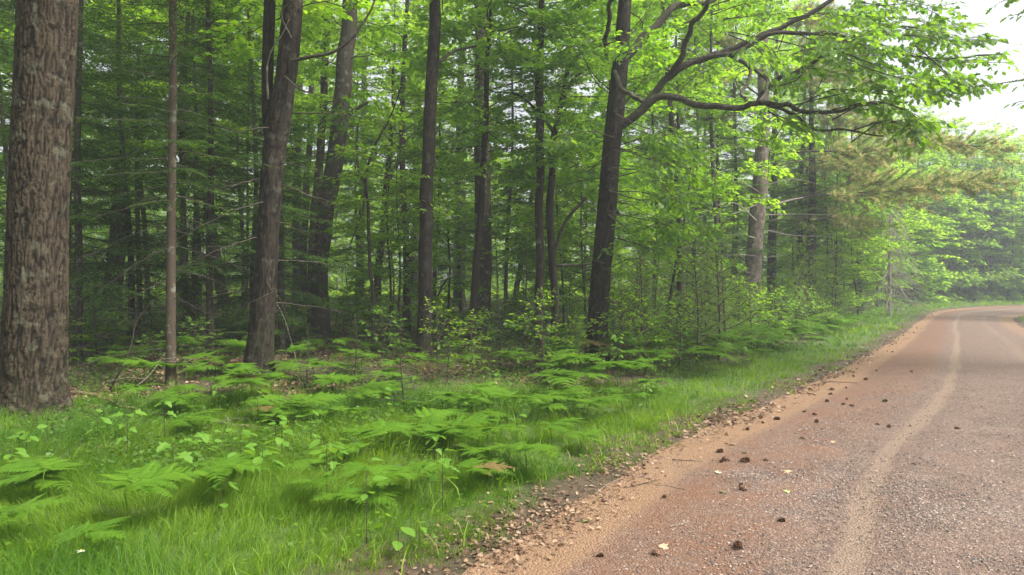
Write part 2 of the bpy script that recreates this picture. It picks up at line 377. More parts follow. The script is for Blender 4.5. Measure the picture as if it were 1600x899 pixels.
def road_mat():
    m, t = mat('gravel_road')
    uv = nd(t, 'ShaderNodeUVMap', uv_map='road').outputs[0]          # x: metres from the left edge, y: metres along
    sep = nd(t, 'ShaderNodeSeparateXYZ'); t.links.new(uv, sep.inputs[0]); u, v = sep.outputs[0], sep.outputs[1]
    geo = nd(t, 'ShaderNodeNewGeometry').outputs['Position']
    mp = nd(t, 'ShaderNodeMapping'); mp.inputs['Scale'].default_value = (1, .16, 1); t.links.new(uv, mp.inputs[0])
    nl = noise(t, mp.outputs[0], 1.6, 4); nb = noise(t, mp.outputs[0], 5.5, 4)
    uw = math_(t, 'ADD', u, math_(t, 'MULTIPLY', math_(t, 'SUBTRACT', nl, .5), .3))
    uw = math_(t, 'ADD', uw, math_(t, 'MULTIPLY', math_(t, 'SUBTRACT', nb, .5), .2))
    def band(c, w, soft):
        d = math_(t, 'ABSOLUTE', math_(t, 'SUBTRACT', uw, c))
        mr = nd(t, 'ShaderNodeMapRange'); mr.interpolation_type = 'SMOOTHSTEP'
        mr.inputs[1].default_value = w; mr.inputs[2].default_value = w + soft; mr.inputs[3].default_value = 1; mr.inputs[4].default_value = 0
        t.links.new(d, mr.inputs[0]); return mr.outputs[0]
    f1 = noise(t, geo, 75, 3, .75); f2 = noise(t, geo, 28, 4, .7); f3 = noise(t, geo, 2.2, 4)
    vor = nd(t, 'ShaderNodeTexVoronoi'); vor.inputs['Scale'].default_value = 55; t.links.new(geo, vor.inputs['Vector'])
    vc = nd(t, 'ShaderNodeSeparateColor'); t.links.new(vor.outputs['Color'], vc.inputs[0])
    peb = ramp(t, vc.outputs[0], [(0, (0.071, 0.054, 0.049)), (.3, (0.114, 0.084, 0.070)), (.6, (0.164, 0.111, 0.090)), (.85, (0.217, 0.151, 0.116)), (1, (0.291, 0.235, 0.193))])
    soil = mixc(t, ramp(t, f2, [(.3, (0, 0, 0)), (.7, (1, 1, 1))]), (0.127, 0.077, 0.059), (0.199, 0.126, 0.095))
    grav = mixc(t, .72, soil, peb)
    red = mixc(t, ramp(t, f1, [(.3, (0, 0, 0)), (.7, (1, 1, 1))]), (0.131, 0.057, 0.030), (0.215, 0.100, 0.055))
    sand = mixc(t, ramp(t, f2, [(.3, (0, 0, 0)), (.7, (1, 1, 1))]), (0.205, 0.121, 0.070), (0.276, 0.166, 0.099))
    sandp = mixc(t, ramp(t, f1, [(.3, (0, 0, 0)), (.7, (1, 1, 1))]), (0.214, 0.150, 0.108), (0.267, 0.195, 0.144))
    c = mixc(t, math_(t, 'MULTIPLY', ramp(t, f3, [(.45, (0, 0, 0)), (.65, (1, 1, 1))]), .5), grav, soil)
    redf = math_(t, 'MULTIPLY', band(1.05, .3, .4), ramp(t, f3, [(.3, (.3, .3, .3)), (.6, (1, 1, 1))]))
    c = mixc(t, math_(t, 'MULTIPLY', redf, .6), c, red)
    c = mixc(t, math_(t, 'MULTIPLY', band(0.28, .22, .22), .9), c, sand)
    c = mixc(t, math_(t, 'MULTIPLY', band(1.92, .04, .10), .6), c, sandp)
    c = mixc(t, math_(t, 'MULTIPLY', band(3.4, .03, .2), .28), c, sandp)
    c = mixc(t, math_(t, 'MULTIPLY', band(5.0, .6, .4), .6), c, sand)
    p = nd(t, 'ShaderNodeBsdfPrincipled'); p.inputs['Roughness'].default_value = .9; p.inputs['Specular IOR Level'].default_value = .25
    t.links.new(c, p.inputs['Base Color'])
    b = nd(t, 'ShaderNodeBump'); b.inputs['Strength'].default_value = .9; b.inputs['Distance'].default_value = .016
    h = math_(t, 'ADD', math_(t, 'MULTIPLY', vor.outputs['Distance'], -1.0), math_(t, 'MULTIPLY', f1, .8))
    t.links.new(h, b.inputs['Height']); t.links.new(b.outputs[0], p.inputs['Normal']); out(t, p.outputs[0]); return m
M['road'] = road_mat()

# ---------------------------------------------------------------- ground sheet and road
def axis(lo, a, b, hi, step, ngrow):
    core = np.arange(a, b, step)
    g = np.geomspace(1, 1 + (a - lo), ngrow) - 1; g2 = np.geomspace(1, 1 + (hi - b), ngrow) - 1
    return np.unique(np.concatenate([a - g, core, b + g2]))
gx = axis(-320, -9, 32, 320, .22, 34); gy = axis(-120, 2, 50, 420, .25, 34)
X, Y = np.meshgrid(gx, gy); Z = hz(X, Y); nx, ny = len(gx), len(gy)
s_, a_ = sL(X, Y); r_, _ = sR(X, Y)
def grass_w(a): return 1.5 + 6.5 * (1 - ss(.5, 8.5, a)) + 1.6 * ss(22, 40, a)
verge = np.clip(1 - ss(0, 1.2, s_ - grass_w(a_)), 0, 1) * ss(.35, .75, s_ + .25 * vnoise(X * 2, Y * 2, seed=12)) + (r_ > .3) * 1.0
idx = (np.arange(ny - 1)[:, None] * nx + np.arange(nx - 1)[None])
Q = np.stack([idx, idx + 1, idx + nx + 1, idx + nx], -1).reshape(-1, 4)
mb = MB(); mb.add(np.stack([X, Y, Z], -1).reshape(-1, 3), Q=Q, rnd=np.clip(verge, 0, 1).ravel())
tag(link('ground', mb.mesh('ground', M['ground'])), 'brown forest floor and green verge on the left of the road', 'ground', kind='structure')

NT = 620; NW = 44
Lh = catmull(LE, NT); Rh = catmull(RE, NT)
uu = np.linspace(-.07, 1.07, NW)
RX = Lh[:, None, 0] * (1 - uu) + Rh[:, None, 0] * uu; RY = Lh[:, None, 1] * (1 - uu) + Rh[:, None, 1] * uu
RZ = zroad(RX, RY).reshape(RX.shape)
wid = np.linalg.norm(Rh - Lh, axis=1); alo = np.concatenate([[0], np.cumsum(np.linalg.norm(np.diff(Lh, axis=0), axis=1))])
um = uu[None] * wid[:, None]
um = um * (5.0 / wid[:, None])
UMT = um - np.interp(Lh[:, 1], [-5, 4.2, 12.5, 20, 30], [.0, .10, .16, .03, 0])[:, None] * ss(.9, 1.8, um)
RZ = RZ - .012 * np.exp(-((UMT - 1.92) / .2) ** 2) - .01 * np.exp(-((UMT - 3.4) / .25) ** 2) + .004 * vnoise(RX * 3, RY * 3, seed=21)
idx = (np.arange(NT - 1)[:, None] * NW + np.arange(NW - 1)[None])
Q = np.stack([idx, idx + 1, idx + NW + 1, idx + NW], -1).reshape(-1, 4)
mb = MB(); mb.add(np.stack([RX, RY, RZ], -1).reshape(-1, 3), Q=Q)
me = mb.mesh('road', M['road'])
uvl = me.uv_layers.new(name='road'); li = np.empty(len(me.loops), np.int32); me.loops.foreach_get('vertex_index', li)
UV = np.stack([UMT.ravel(), np.repeat(alo, NW)], 1)[li]
uvl.data.foreach_set('uv', UV.astype(np.float32).ravel())
tag(link('road', me), 'red-brown gravel forest road with pale wheel tracks curving right', 'road', kind='structure')
def road_point(u, t):
    """u metres from the left edge, t index along 0..1 of the curve"""
    i = np.clip(t * (NT - 1), 0, NT - 2).astype(int); f = t * (NT - 1) - i
    L = Lh[i] * (1 - f)[:, None] + Lh[i + 1] * f[:, None]; R = Rh[i] * (1 - f)[:, None] + Rh[i + 1] * f[:, None]
    return L + (R - L) * (u / 5.0)[:, None]

# gravel stones lying on the road
rg = np.random.default_rng(5)
def gravel():
    base = np.array([(1,0,0),(-1,0,0),(0,1,0),(0,-1,0),(0,0,1),(0,0,-1)], float)
    fc = np.array([(0,2,4),(2,1,4),(1,3,4),(3,0,4),(2,0,5),(1,2,5),(3,1,5),(0,3,5)])
    n = 340000
    t = .085 + rg.random(n) ** 1.5 * .24; u = .1 + rg.random(n) * 4.8
    P = road_point(u, t)
    uw = u + .12 * vnoise(u * 1.6, t * 60, seed=31) - np.interp(P[:, 1], [-5, 4.2, 12.5, 20, 30], [.0, .10, .16, .03, 0]) * ss(.9, 1.8, u)
    dens = .10 + .9 * ss(.75, 1.3, uw) * (1 - .9 * np.exp(-((uw - 1.92) / .22) ** 2)) * (1 - .8 * np.exp(-((uw - 3.4) / .3) ** 2))
    dens *= .45 + .55 * ss(-.3, .4, vnoise(P[:, 0] * 2.3, P[:, 1] * 2.3, seed=33))
    px = HX + F * P[:, 0] / np.maximum(P[:, 1], .1); py = HY + F * CH / np.maximum(P[:, 1], .1)
    k = (rg.random(n) < dens) & (P[:, 1] > 3.4) & (px < 1660) & (py < 960)
    P = P[k]; n = len(P)
    dd = P[:, 1]; keep = rg.random(n) < np.clip(8.0 / dd, 0, 1)**1.1; P = P[keep]; n = len(P)
    size = .0032 + .0088 * rg.random(n) ** 3.6; big = rg.random(n) < .008; size[big] *= 2.0
    z = zroad(P[:, 0], P[:, 1])
    sc3 = size[:, None] * np.stack([.8 + .5 * rg.random(n), .7 + .4 * rg.random(n), .35 + .35 * rg.random(n)], 1)
    th = rg.random(n) * 6.28; c, s = np.cos(th), np.sin(th)
    V = base[None] * (1 + .35 * (rg.random((n, 6, 1)) - .5)) * sc3[:, None]
    V = V + (rg.random((n, 6, 3)) - .5) * size[:, None, None] * .5
    Vx = V[..., 0] * c[:, None] - V[..., 1] * s[:, None]; Vy = V[..., 0] * s[:, None] + V[..., 1] * c[:, None]
    V = np.stack([Vx + P[:, 0:1], Vy + P[:, 1:2], V[..., 2] + (z + size * .15)[:, None]], -1)
    mb = MB(); mb.add(V.reshape(-1, 3), T=(fc[None] + (np.arange(n) * 6)[:, None, None]).reshape(-1, 3), rnd=np.repeat(rg.random(n), 6))
    print('gravel', n)
    tag(link('gravel', mb.mesh('gravel', M['stone'], smooth=False)), 'loose grey and reddish gravel stones strewn over the road', 'gravel', kind='stuff')
gravel()

# ---------------------------------------------------------------- limbs, twigs and leaves
UP = np.array([0., 0, 1])
def limb_path(rng, p0, az, el, L, n=9, sag=0.12, wig=.05, rise=0.0):
    t = np.linspace(0, 1, n)[:, None]
    h = np.array([math.cos(az), math.sin(az), 0]); sd = np.array([-h[1], h[0], 0])
    P = p0 + h * (L * t * math.cos(el)) + UP * (L * (math.sin(el) * t - sag * t**2 + rise * t**3))
    w = np.cumsum(rng.normal(0, wig, (n, 1)), 0) * L * .25; w2 = np.cumsum(rng.normal(0, wig, (n, 1)), 0) * L * .15
    w[0] = 0; w2[0] = 0
    return P + sd * w + UP * w2

def leaves_on(mbl, rng, P, tpl, lsize, spacing, m, flat=.35, start=.12, droop=.15):
    seg = np.linalg.norm(np.diff(P, axis=0), axis=1); L = seg.sum(); n = max(2, int(L / spacing))
    t = start + (1 - start) * (np.arange(n) + rng.random(n) * .6) / n; t = np.clip(t, 0, 1)
    cum = np.concatenate([[0], np.cumsum(seg)]) / max(L, 1e-6)
    Q = np.stack([np.interp(t, cum, P[:, k]) for k in range(3)], 1)
    d = unit(P[-1] - P[0]); side = unit(np.cross(UP, d) + 1e-6); sg = np.where(np.arange(n) % 2 == 0, 1., -1.)[:, None]
    D = d * (.55 + .3 * rng.random((n, 1))) + side * sg * (.8 * (1 - t[:, None] * .5)) + rng.normal(0, .25, (n, 3)) - UP * droop
    D[-1] = d - UP * droop
    N = UP + rng.normal(0, flat, (n, 3))
    Q = Q + unit(D) * lsize * .25 + rng.normal(0, lsize * .12, (n, 3))
    scatter(mbl, tpl, Q, D, N, lsize * (.7 + .5 * rng.random(n)), m=m, rnd=rng.random(n))

def leafy_limb(mb, rng, P, r0, tw=.9, tpl=RHOMB, lsize=.11, spacing=.07, t0=.25, step=.16, mw=0, ml=1, sub=0.0, wood=True, flat=.35, sides=6, droop=.15, updown=.12):
    seg = np.linalg.norm(np.diff(P, axis=0), axis=1); L = seg.sum(); cum = np.concatenate([[0], np.cumsum(seg)]) / L
    if wood: tube(mb, P, np.linspace(r0, max(.004, r0 * .18), len(P)), sides, m=mw, cap=False)
    n = max(3, int(L * (1 - t0) / step)); sg = 1
    for i in range(n):
        t = t0 + (1 - t0) * (i + rng.random() * .5) / n
        q = np.array([np.interp(t, cum, P[:, k]) for k in range(3)]); k = min(len(P) - 2, int(t * (len(P) - 1)))
        d = unit(P[k + 1] - P[k]); side = unit(np.cross(UP, d) + 1e-6) * sg; sg = -sg
        l = tw * (1.15 - .75 * t) * (.6 + .7 * rng.random())
        dr = unit(d * .75 + side * (.75 + .3 * rng.random()) + UP * rng.normal(.02, updown))
        tt = np.linspace(0, 1, 4)[:, None]
        W = q + dr * l * tt + UP * (-.12 * l * tt**2) + np.cumsum(rng.normal(0, .03 * l, (4, 3)), 0) * (tt > 0)
        if wood: tube(mb, W, [.004, .0035, .003, .002], 3, m=mw, cap=False)
        leaves_on(mb, rng, W, tpl, lsize, spacing, ml, flat, droop=droop)
        if sub > 0 and l > .5:
            for q2 in range(2):
                s2 = .35 + .3 * q2; o = W[0] + (W[-1] - W[0]) * s2
                d2 = unit(dr + side * (-1.1 if q2 else 1.1) * .6 + rng.normal(0, .15, 3) * [1, 1, .5])
                W2 = o + d2 * l * sub * np.linspace(0, 1, 3)[:, None]
                if wood: tube(mb, W2, [.004, .003, .002], 3, m=mw, cap=False)
                leaves_on(mb, rng, W2, tpl, lsize, spacing, ml, flat, droop=droop)
    leaves_on(mb, rng, P[-3:], tpl, lsize, spacing, ml, flat, droop=droop)

def broad_crown(seed, z0, z1, rad, nl, lsize=.135, spacing=.07, tw=1.1, step=.17, el=(.05, .75), tpl=RHOMB, lean=(0, 0), leafm='leaf', sub=.6, r0=.02, prof=None):
    rng = np.random.default_rng(seed); mb = MB(); az = rng.random() * 6.28
    for i in range(nl):
        t = (i + rng.random() * .8) / nl; z = z0 + (z1 - z0) * t
        pf = (math.sin(math.pi * min(1, .12 + .88 * t)) ** .6 if prof is None else prof(t))
        L = rad * max(.25, pf) * (.65 + .5 * rng.random())
        az += 2.4 + rng.normal(0, .4)
        e = el[0] + (el[1] - el[0]) * t + rng.normal(0, .22)
        P = limb_path(rng, np.array([lean[0] * t, lean[1] * t, z]), az, e, L, wig=.09, sag=.2)
        leafy_limb(mb, rng, P, r0 * (.5 + L / rad * .6), tw=min(tw, L * .5), lsize=lsize, spacing=spacing, step=step, tpl=tpl, sub=sub)
    return mb.mesh('crown', [M['twig'], M[leafm]])

def needle_limb(mb, rng, P, r0, tw, mw=0, ml=1, step=.11, kite=.085, ks=.035, t0=.12, sides=5, dens=1.0):
    """flat hemlock or fir bough: herringbone twigs carrying short kites of needles"""
    seg = np.linalg.norm(np.diff(P, axis=0), axis=1); L = seg.sum(); cum = np.concatenate([[0], np.cumsum(seg)]) / L
    tube(mb, P, np.linspace(r0, .003, len(P)), sides, m=mw, cap=False)
    n = max(3, int(L * (1 - t0) / step)); sg = 1; PP = []; DD = []; SS = []
    for i in range(n):
        t = t0 + (1 - t0) * (i + rng.random() * .4) / n
        q = np.array([np.interp(t, cum, P[:, k]) for k in range(3)]); k = min(len(P) - 2, int(t * (len(P) - 1)))
        d = unit(P[k + 1] - P[k]); side = unit(np.cross(UP, d) + 1e-6) * sg; sg = -sg
        if rng.random() > dens: continue
        l = tw * (1.05 - .85 * t) * (.6 + .6 * rng.random()) + .06
        dr = unit(d * .7 + side + UP * rng.normal(-.08, .1))
        m_ = max(2, int(l / ks)); tt = (np.arange(m_) + .5) / m_
        W = q + dr * l * tt[:, None] - UP * (.22 * l * tt**2)[:, None]
        s2 = unit(np.cross(UP, dr)); g = np.where(np.arange(m_) % 2 == 0, 1., -1.)[:, None]
        PP.append(W); DD.append(dr * .8 + s2 * g * (.85 - .4 * tt[:, None]) - UP * .12 + rng.normal(0, .12, (m_, 3))); SS.append(kite * (1.15 - .5 * tt) * (.7 + .6 * rng.random(m_)))
    if PP:
        PP = np.vstack(PP); DD = np.vstack(DD); SS = np.concatenate(SS)
        scatter(mb, KITE, PP, DD, UP + rng.normal(0, .25, PP.shape), SS, m=ml, rnd=rng.random(len(PP)))

def fir_crown(seed, z0, z1, rad, nl, tw=.55, droop=-.12, sag=.18, leafm='needle_dark', kite=.085, ks=.035, step=.11, dens=1.0, minr=.12, power=.8, r0=.010):
    rng = np.random.default_rng(seed); mb = MB(); az = rng.random() * 6.28
    for i in range(nl):
        t = (i + rng.random()) / nl; z = z0 + (z1 - z0) * t
        L = rad * max(minr, (1 - t) ** power) * (.6 + .55 * rng.random()); az += 2.4 + rng.normal(0, .5)
        P = limb_path(rng, np.array([0, 0, z]), az, droop + .5 * t + rng.normal(0, .08), L, sag=sag, rise=.08)
        needle_limb(mb, rng, P, r0 * (.4 + L / rad), tw * min(1, L / rad + .25), kite=kite, ks=ks, step=step, dens=dens)
    return mb.mesh('crown', [M['twig'], M[leafm]])

def dead_limbs(mb_unused, rng, path_fn, z0, z1, n, L0, r0=.012, m=0, az0=None, el=(-.35, .1), sub=3, mat_='twig', parent=None):
    az = rng.random() * 6.28
    for i in range(n):
        mb = MB(); z = z0 + (z1 - z0) * (i + rng.random()) / n; az += 2.4 + rng.normal(0, .5)
        L = L0 * (.4 + .9 * rng.random())
        P = limb_path(rng, path_fn(z), az, el[0] + (el[1] - el[0]) * rng.random(), L, n=8, sag=.15, wig=.08)
        tube(mb, P, np.linspace(r0, .002, 8), 4, m=m, cap=False)
        for k in range(sub):
            j = rng.integers(2, 7); az2 = az + rng.choice([-1, 1]) * (.5 + .5 * rng.random()); l2 = L * (.2 + .35 * rng.random())
            P2 = limb_path(rng, P[j], az2, -.15 + rng.normal(0, .2), l2, n=5, wig=.1); tube(mb, P2, np.linspace(r0 * .45, .0012, 5), 3, m=m, cap=False)
        link('dead_limb', mb.mesh('dead_limb', M[mat_]), parent)

def pine_limb(mb, rng, P, r0, tw=.8, mw=0, ml=1, step=.13, nl=.10, t0=.3, cnt=26, wood=True, brown=None, tuft=.1, sides=6, flatz=.5, fat=1.0, vert=.28, twr=1.0):
    """white pine bough: side twigs with tufts of long needles; brown = index of the browning material"""
    seg = np.linalg.norm(np.diff(P, axis=0), axis=1); L = seg.sum(); cum = np.concatenate([[0], np.cumsum(seg)]) / L
    if wood: tube(mb, P, np.linspace(r0, max(.006, r0 * .2), len(P)), sides, m=mw, cap=False)
    n = max(3, int(L * (1 - t0) / step)); sg = 1; out_ = {ml: [[], []]}
    if brown is not None: out_[brown] = [[], []]
    for i in range(n + 1):
        t = min(1., t0 + (1 - t0) * (i + rng.random() * .5) / n)
        q = np.array([np.interp(t, cum, P[:, k]) for k in range(3)]); k = min(len(P) - 2, int(t * (len(P) - 1)))
        d = unit(P[k + 1] - P[k]); side = unit(np.cross(UP, d) + 1e-6) * sg; sg = -sg
        l = tw * (1.1 - .6 * t) * (.5 + .8 * rng.random())
        dr = unit(d * .8 + side * (.2 + .8 * rng.random()) + UP * rng.normal(.0, vert))
        W = q + dr * l * np.linspace(0, 1, 4)[:, None] + UP * (.10 * l * np.linspace(0, 1, 4)**2)[:, None]
        tube(mb, W, np.array([.008, .006, .005, .003]) * twr, 3, m=mw, cap=False)
        nt_ = max(2, int(l / tuft)); tt = .3 + .7 * (np.arange(nt_) + .5) / nt_
        for u in tt:
            o = W[0] + (W[-1] - W[0]) * u
            mm = ml if brown is None or rng.random() > .5 else brown
            D = unit(dr * 1.0 + UP * .25 + rng.normal(0, .75, (cnt, 3)) * [1, 1, flatz])
            out_[mm][0].append(np.repeat(o[None], cnt, 0)); out_[mm][1].append(D)
    for mm, (a, b) in out_.items():
        if a:
            a = np.vstack(a); b = np.vstack(b); nn = len(a)
            scatter(mb, (NEEDLE[0] * [1, fat, 1], NEEDLE[1]), a, b, rng.normal(0, 1, (nn, 3)), nl * (.7 + .5 * rng.random(nn)) * 1.15, m=mm, rnd=np.repeat(rng.random(nn // cnt), cnt))

def trunk_local(base, pxs, D, H=None, n=24, lean_cont=1.0, dD=0.0):
    """pxs: (px, py, width px) from the foot upwards, all at depth D (drifting by dD); returns local path and radii"""
    P = [at(a, b, D + dD * i / max(1, len(pxs) - 1)) for i, (a, b, w) in enumerate(pxs)]; R = [w / 2 / F * D for _, _, w in pxs]
    P[0][2] = base[2]
    if H is not None and P[-1][2] - base[2] < H:
        d = unit(P[-1] - P[-2]); d = unit(d * lean_cont + UP * .5)
        k = (H - (P[-1][2] - base[2])) / d[2]; 
        P += [P[-1] + d * k * .5, P[-1] + d * k]; R += [R[-1] * .65, .02]
    P = np.array(P) - np.array(base)
    P[0, :2] = 0 if abs(P[0, 0]) < .5 else P[0, :2]
    P = np.vstack([P[0] - [0, 0, .25], P]); R = [R[0]] + R
    return P, R
def trunk_mesh(P, R, sides=14, n=40, mat_='bark_mid', bark=None, flare=.35, fh=.45, wob=.0, seed=1):
    Q = catmull(P, n); Rr = np.interp(np.linspace(0, 1, n), np.linspace(0, 1, len(R)), R)
    h = Q[:, 2]; Rr = Rr * (1 + flare * np.exp(-np.maximum(h, 0) / fh))
    if wob: 
        Q[:, 0] += wob * vnoise(h * 1.3, 0 * h, seed=seed) * ss(0, 1, h); Q[:, 1] += wob * vnoise(h * 1.3, 0 * h + 5, seed=seed) * ss(0, 1, h)
    mb = MB(); tube(mb, Q, Rr, sides, bark=bark); return mb.mesh('trunk', M[mat_]), Q, Rr
def finish(mb, name, mats, parent, label=None, kind=None):
    o = link(name, mb.mesh(name, mats), parent)
    if label: o['label'] = label
    if kind: o['kind'] = kind
    return o

# crown meshes shared by the trees of the wood
CR = {}
CR['tall'] = [broad_crown(11, 5.0, 17, 4.0, 34, leafm='leaf_far', lsize=.16), broad_crown(12, 3.6, 16, 3.6, 36, leafm='leaf_far', lsize=.16), broad_crown(13, 6.5, 18, 4.4, 32, leafm='leaf_far', lsize=.16)]
CR['under'] = [broad_crown(21, 1.0, 6.5, 2.5, 40, el=(-.05, .55), leafm='leaf', spacing=.062, r0=.014), broad_crown(22, 1.6, 8.5, 2.8, 46, el=(-.02, .55), leafm='leaf', spacing=.062, r0=.014), broad_crown(23, .6, 4.2, 1.7, 32, el=(0, .6), leafm='leaf', tw=.7, lsize=.11, spacing=.055, r0=.01)]
CR['edge'] = [broad_crown(71, .4, 15, 3.8, 62, leafm='leaf_far', lsize=.30, spacing=.13, step=.24, el=(-.1, .6), r0=.014), broad_crown(72, .3, 12, 3.4, 54, leafm='leaf_far', lsize=.28, spacing=.13, step=.24, el=(-.1, .6), r0=.014)]
CR['hemlock'] = [fir_crown(31, 2.0, 13, 3.1, 110, tw=.75, kite=.14, step=.085, ks=.032), fir_crown(32, 1.2, 10, 2.6, 100, tw=.7, kite=.14, step=.085, ks=.032)]
CR['fir_small'] = [fir_crown(41, .15, 1.5, .62, 40, tw=.22, droop=.0, sag=.1, kite=.05, ks=.022, step=.05, r0=.006), fir_crown(42, .3, 3.4, 1.15, 60, tw=.4, kite=.075, ks=.03, step=.08, droop=.05, r0=.01)]
CR['shrub'] = [broad_crown(51, .12, 1.3, .75, 20, tw=.35, lsize=.085, spacing=.05, step=.11, el=(.25, 1.0), leafm='leaf', r0=.008, sub=.4), broad_crown(52, .1, .9, .6, 16, tw=.3, lsize=.10, spacing=.06, step=.12, el=(.3, 1.1), leafm='sapling', r0=.007, sub=.3)]
def pine_crown(seed, z0, z1, rad, nl):
    rng = np.random.default_rng(seed); mb = MB(); az = 0
    for i in range(nl):
        t = (i + rng.random()) / nl; L = rad * (1 - .55 * t) * (.6 + .5 * rng.random()); az += 2.4 + rng.normal(0, .4)
        P = limb_path(rng, np.array([0, 0, z0 + (z1 - z0) * t]), az, .05 + .3 * t + rng.normal(0, .1), L, sag=.05, rise=.12)
        pine_limb(mb, rng, P, .035, tw=.9, cnt=16, step=.22, tuft=.16, nl=.13)
    return mb.mesh('crown', [M['twig'], M['needle_pine']])
CR['pine'] = [pine_crown(61, 5, 18, 3.6, 30)]
CR['pine_small'] = []
def pine_sap(seed, z0, z1, rad, nl):
    rng = np.random.default_rng(seed); mb = MB(); az = 0
    for i in range(nl):
        t = (i + rng.random()) / nl; L = rad * (1.02 - .8 * t) * (.7 + .4 * rng.random()); az += 2.4 + rng.normal(0, .4)
        P = limb_path(rng, np.array([0, 0, z0 + (z1 - z0) * t]), az, .15 + .4 * t, L, sag=.0, rise=.15)
        pine_limb(mb, rng, P, .01, tw=.32, cnt=14, step=.11, tuft=.08, nl=.095, t0=.2)
    return mb.mesh('crown', [M['twig'], M['needle_pine']])
CR['pine_small'] = [pine_sap(62, .3, 3.2, 1.1, 36)]
for k, v in CR.items(): print(k, [len(m.polygons) for m in v])

# ---------------------------------------------------------------- the trees that carry the picture
# 1 the big ridged trunk at the left edge
def big_left():
    b = G(52, 648); D = b.y
    t = thing('broad_tree', 'massive furrowed grey-brown trunk at the left edge, thickest in the wood', 'tree', b)
    pts = [(52, 648, 88), (53, 560, 86), (57, 450, 82), (60, 330, 79), (65, 200, 78), (71, 80, 79), (74, 0, 81), (76, -60, 80)]
    P, R = trunk_local(b, pts, D, H=None)
    me, Q, Rr = trunk_mesh(P, R, 170, 540, 'bark_oak', bark=(.020, 31, 3.4, 7), flare=.34, fh=.22)
    link('trunk', me, t)
    mb = MB(); top = Q[-1]; P2 = np.array([top - [0, 0, .2], top + [.1, .2, 3], top + [0, .3, 7], top + [0, .3, 10]])
    tube(mb, catmull(P2, 14), np.linspace(Rr[-1], .06, 14), 14); finish(mb, 'upper_trunk', M['bark_mid'], t)
    c = link('crown', CR['tall'][2], t, loc=(top[0], top[1], 1.2)); c.rotation_euler.z = 1.0
    # dead stubs at the left edge
    for px, py, dx in ((22, 190, -60), (30, 215, -34)):
        p = at(px + 14, py, D) - np.array(b); q = p + np.array([dx / F * D, .1, -.1 if py > 200 else .3])
        mb = MB(); tube(mb, catmull([p, (p + q) / 2 + [0, 0, -.06], q], 6), np.linspace(.022, .008, 6), 6); finish(mb, 'dead_limb', M['bark_limb'], t)
big_left()

# 2 the slender spruce
def slender_spruce():
    b = G(267, 602); D = b.y; rng = np.random.default_rng(8)
    t = thing('spruce_tree', 'slender straight spruce with bare dead lower branches right of the massive left trunk', 'tree', b)
    P, R = trunk_local(b, [(267, 602, 15), (267, 450, 14), (268, 300, 13), (270, 150, 12), (270, 0, 11)], D, H=9)
    me, Q, Rr = trunk_mesh(P, R, 16, 60, 'bark_spruce', flare=.25, fh=.2); link('trunk', me, t)
    fn = lambda z: np.array([np.interp(z, Q[:, 2], Q[:, 0]), np.interp(z, Q[:, 2], Q[:, 1]), z])
    mb = MB(); dead_limbs(mb, rng, fn, .45, 3.2, 18, 1.5, r0=.006, el=(-.45, .0), mat_='twig', parent=t)
    mb = MB(); az = 0
    for i in range(64):
        u = (i + rng.random()) / 64; z = 2.9 + 5.8 * u; L = 1.9 * (1.05 - u) ** .7 * (.55 + .6 * rng.random()); az += 2.4 + rng.normal(0, .4)
        needle_limb(mb, rng, limb_path(rng, fn(z), az, -.08 + .3 * u, L, sag=.22, rise=.1), .011, .42, kite=.06, ks=.022, step=.07)
    finish(mb, 'crown', [M['twig'], M['needle_dark']], t, kind='stuff')
slender_spruce()

# 3 the forked trunk
def forked():
    b = G(403, 588); D = b.y; rng = np.random.default_rng(9)
    t = thing('broad_tree', 'thick forked brown trunk with a blackened foot and mossy bark, right of the slender spruce', 'tree', b)
    P, R = trunk_local(b, [(402, 588, 42), (408, 520, 37), (415, 430, 34), (421, 330, 32), (427, 250, 33), (436, 190, 36), (447, 120, 31), (454, 50, 31), (459, -20, 30)], D, H=12)
    me, Q, Rr = trunk_mesh(P, R, 96, 420, 'bark_dark', bark=(.014, 26, 4, 17), flare=.3, fh=.3); link('trunk', me, t)
    pts = [at(426, 250, D + .1), at(419, 190, D + .15), at(418, 120, D + .2), at(420, 50, D + .25), at(422, -30, D + .3), at(423, -200, D + .3), at(430, -400, D + .4)]
    mb = MB(); tube(mb, catmull(np.array(pts) - np.array(b), 120), np.interp(np.linspace(0, 1, 120), [0, .2, .6, 1], [.10, .10, .10, .04]), 40, bark=(.009, 24, 4, 19)); finish(mb, 'second_stem', M['bark_dark'], t)
    mb = MB()                                                     # pale dead limb hugging the fork
    tube(mb, catmull(np.array([at(419, 155, D - .3), at(417, 110, D - .32), at(424, 80, D - .33), at(440, 55, D - .3), at(452, 30, D - .25)]) - np.array(b), 20), np.linspace(.022, .009, 20), 8); finish(mb, 'dead_limb', M['bark_grey'], t)
    for pts, r in (([(455, 95), (490, 88), (520, 82), (550, 60), (580, 15), (590, -20)], .035), ([(445, 120), (470, 140), (500, 150)], .02), ([(455, 60), (440, 20), (470, -10)], .025)):
        mb = MB(); PP = catmull(np.array([at(x, y, D - .2 - .1 * i) for i, (x, y) in enumerate(pts)]) - np.array(b), 16); tube(mb, PP, np.linspace(r, r * .4, 16), 7); finish(mb, 'limb', M['bark_limb'], t)
    fn = lambda z: np.array([np.interp(z, Q[:, 2], Q[:, 0]), np.interp(z, Q[:, 2], Q[:, 1]), z])
    mb = MB(); dead_limbs(mb, rng, fn, 1.2, 5, 16, 1.6, r0=.014, parent=t)
    c = link('crown', CR['tall'][1], t, loc=(Q[-1][0] * .5, 0, 3.4)); c.rotation_euler.z = 2.0; c.scale = (1, 1, .8)
forked()

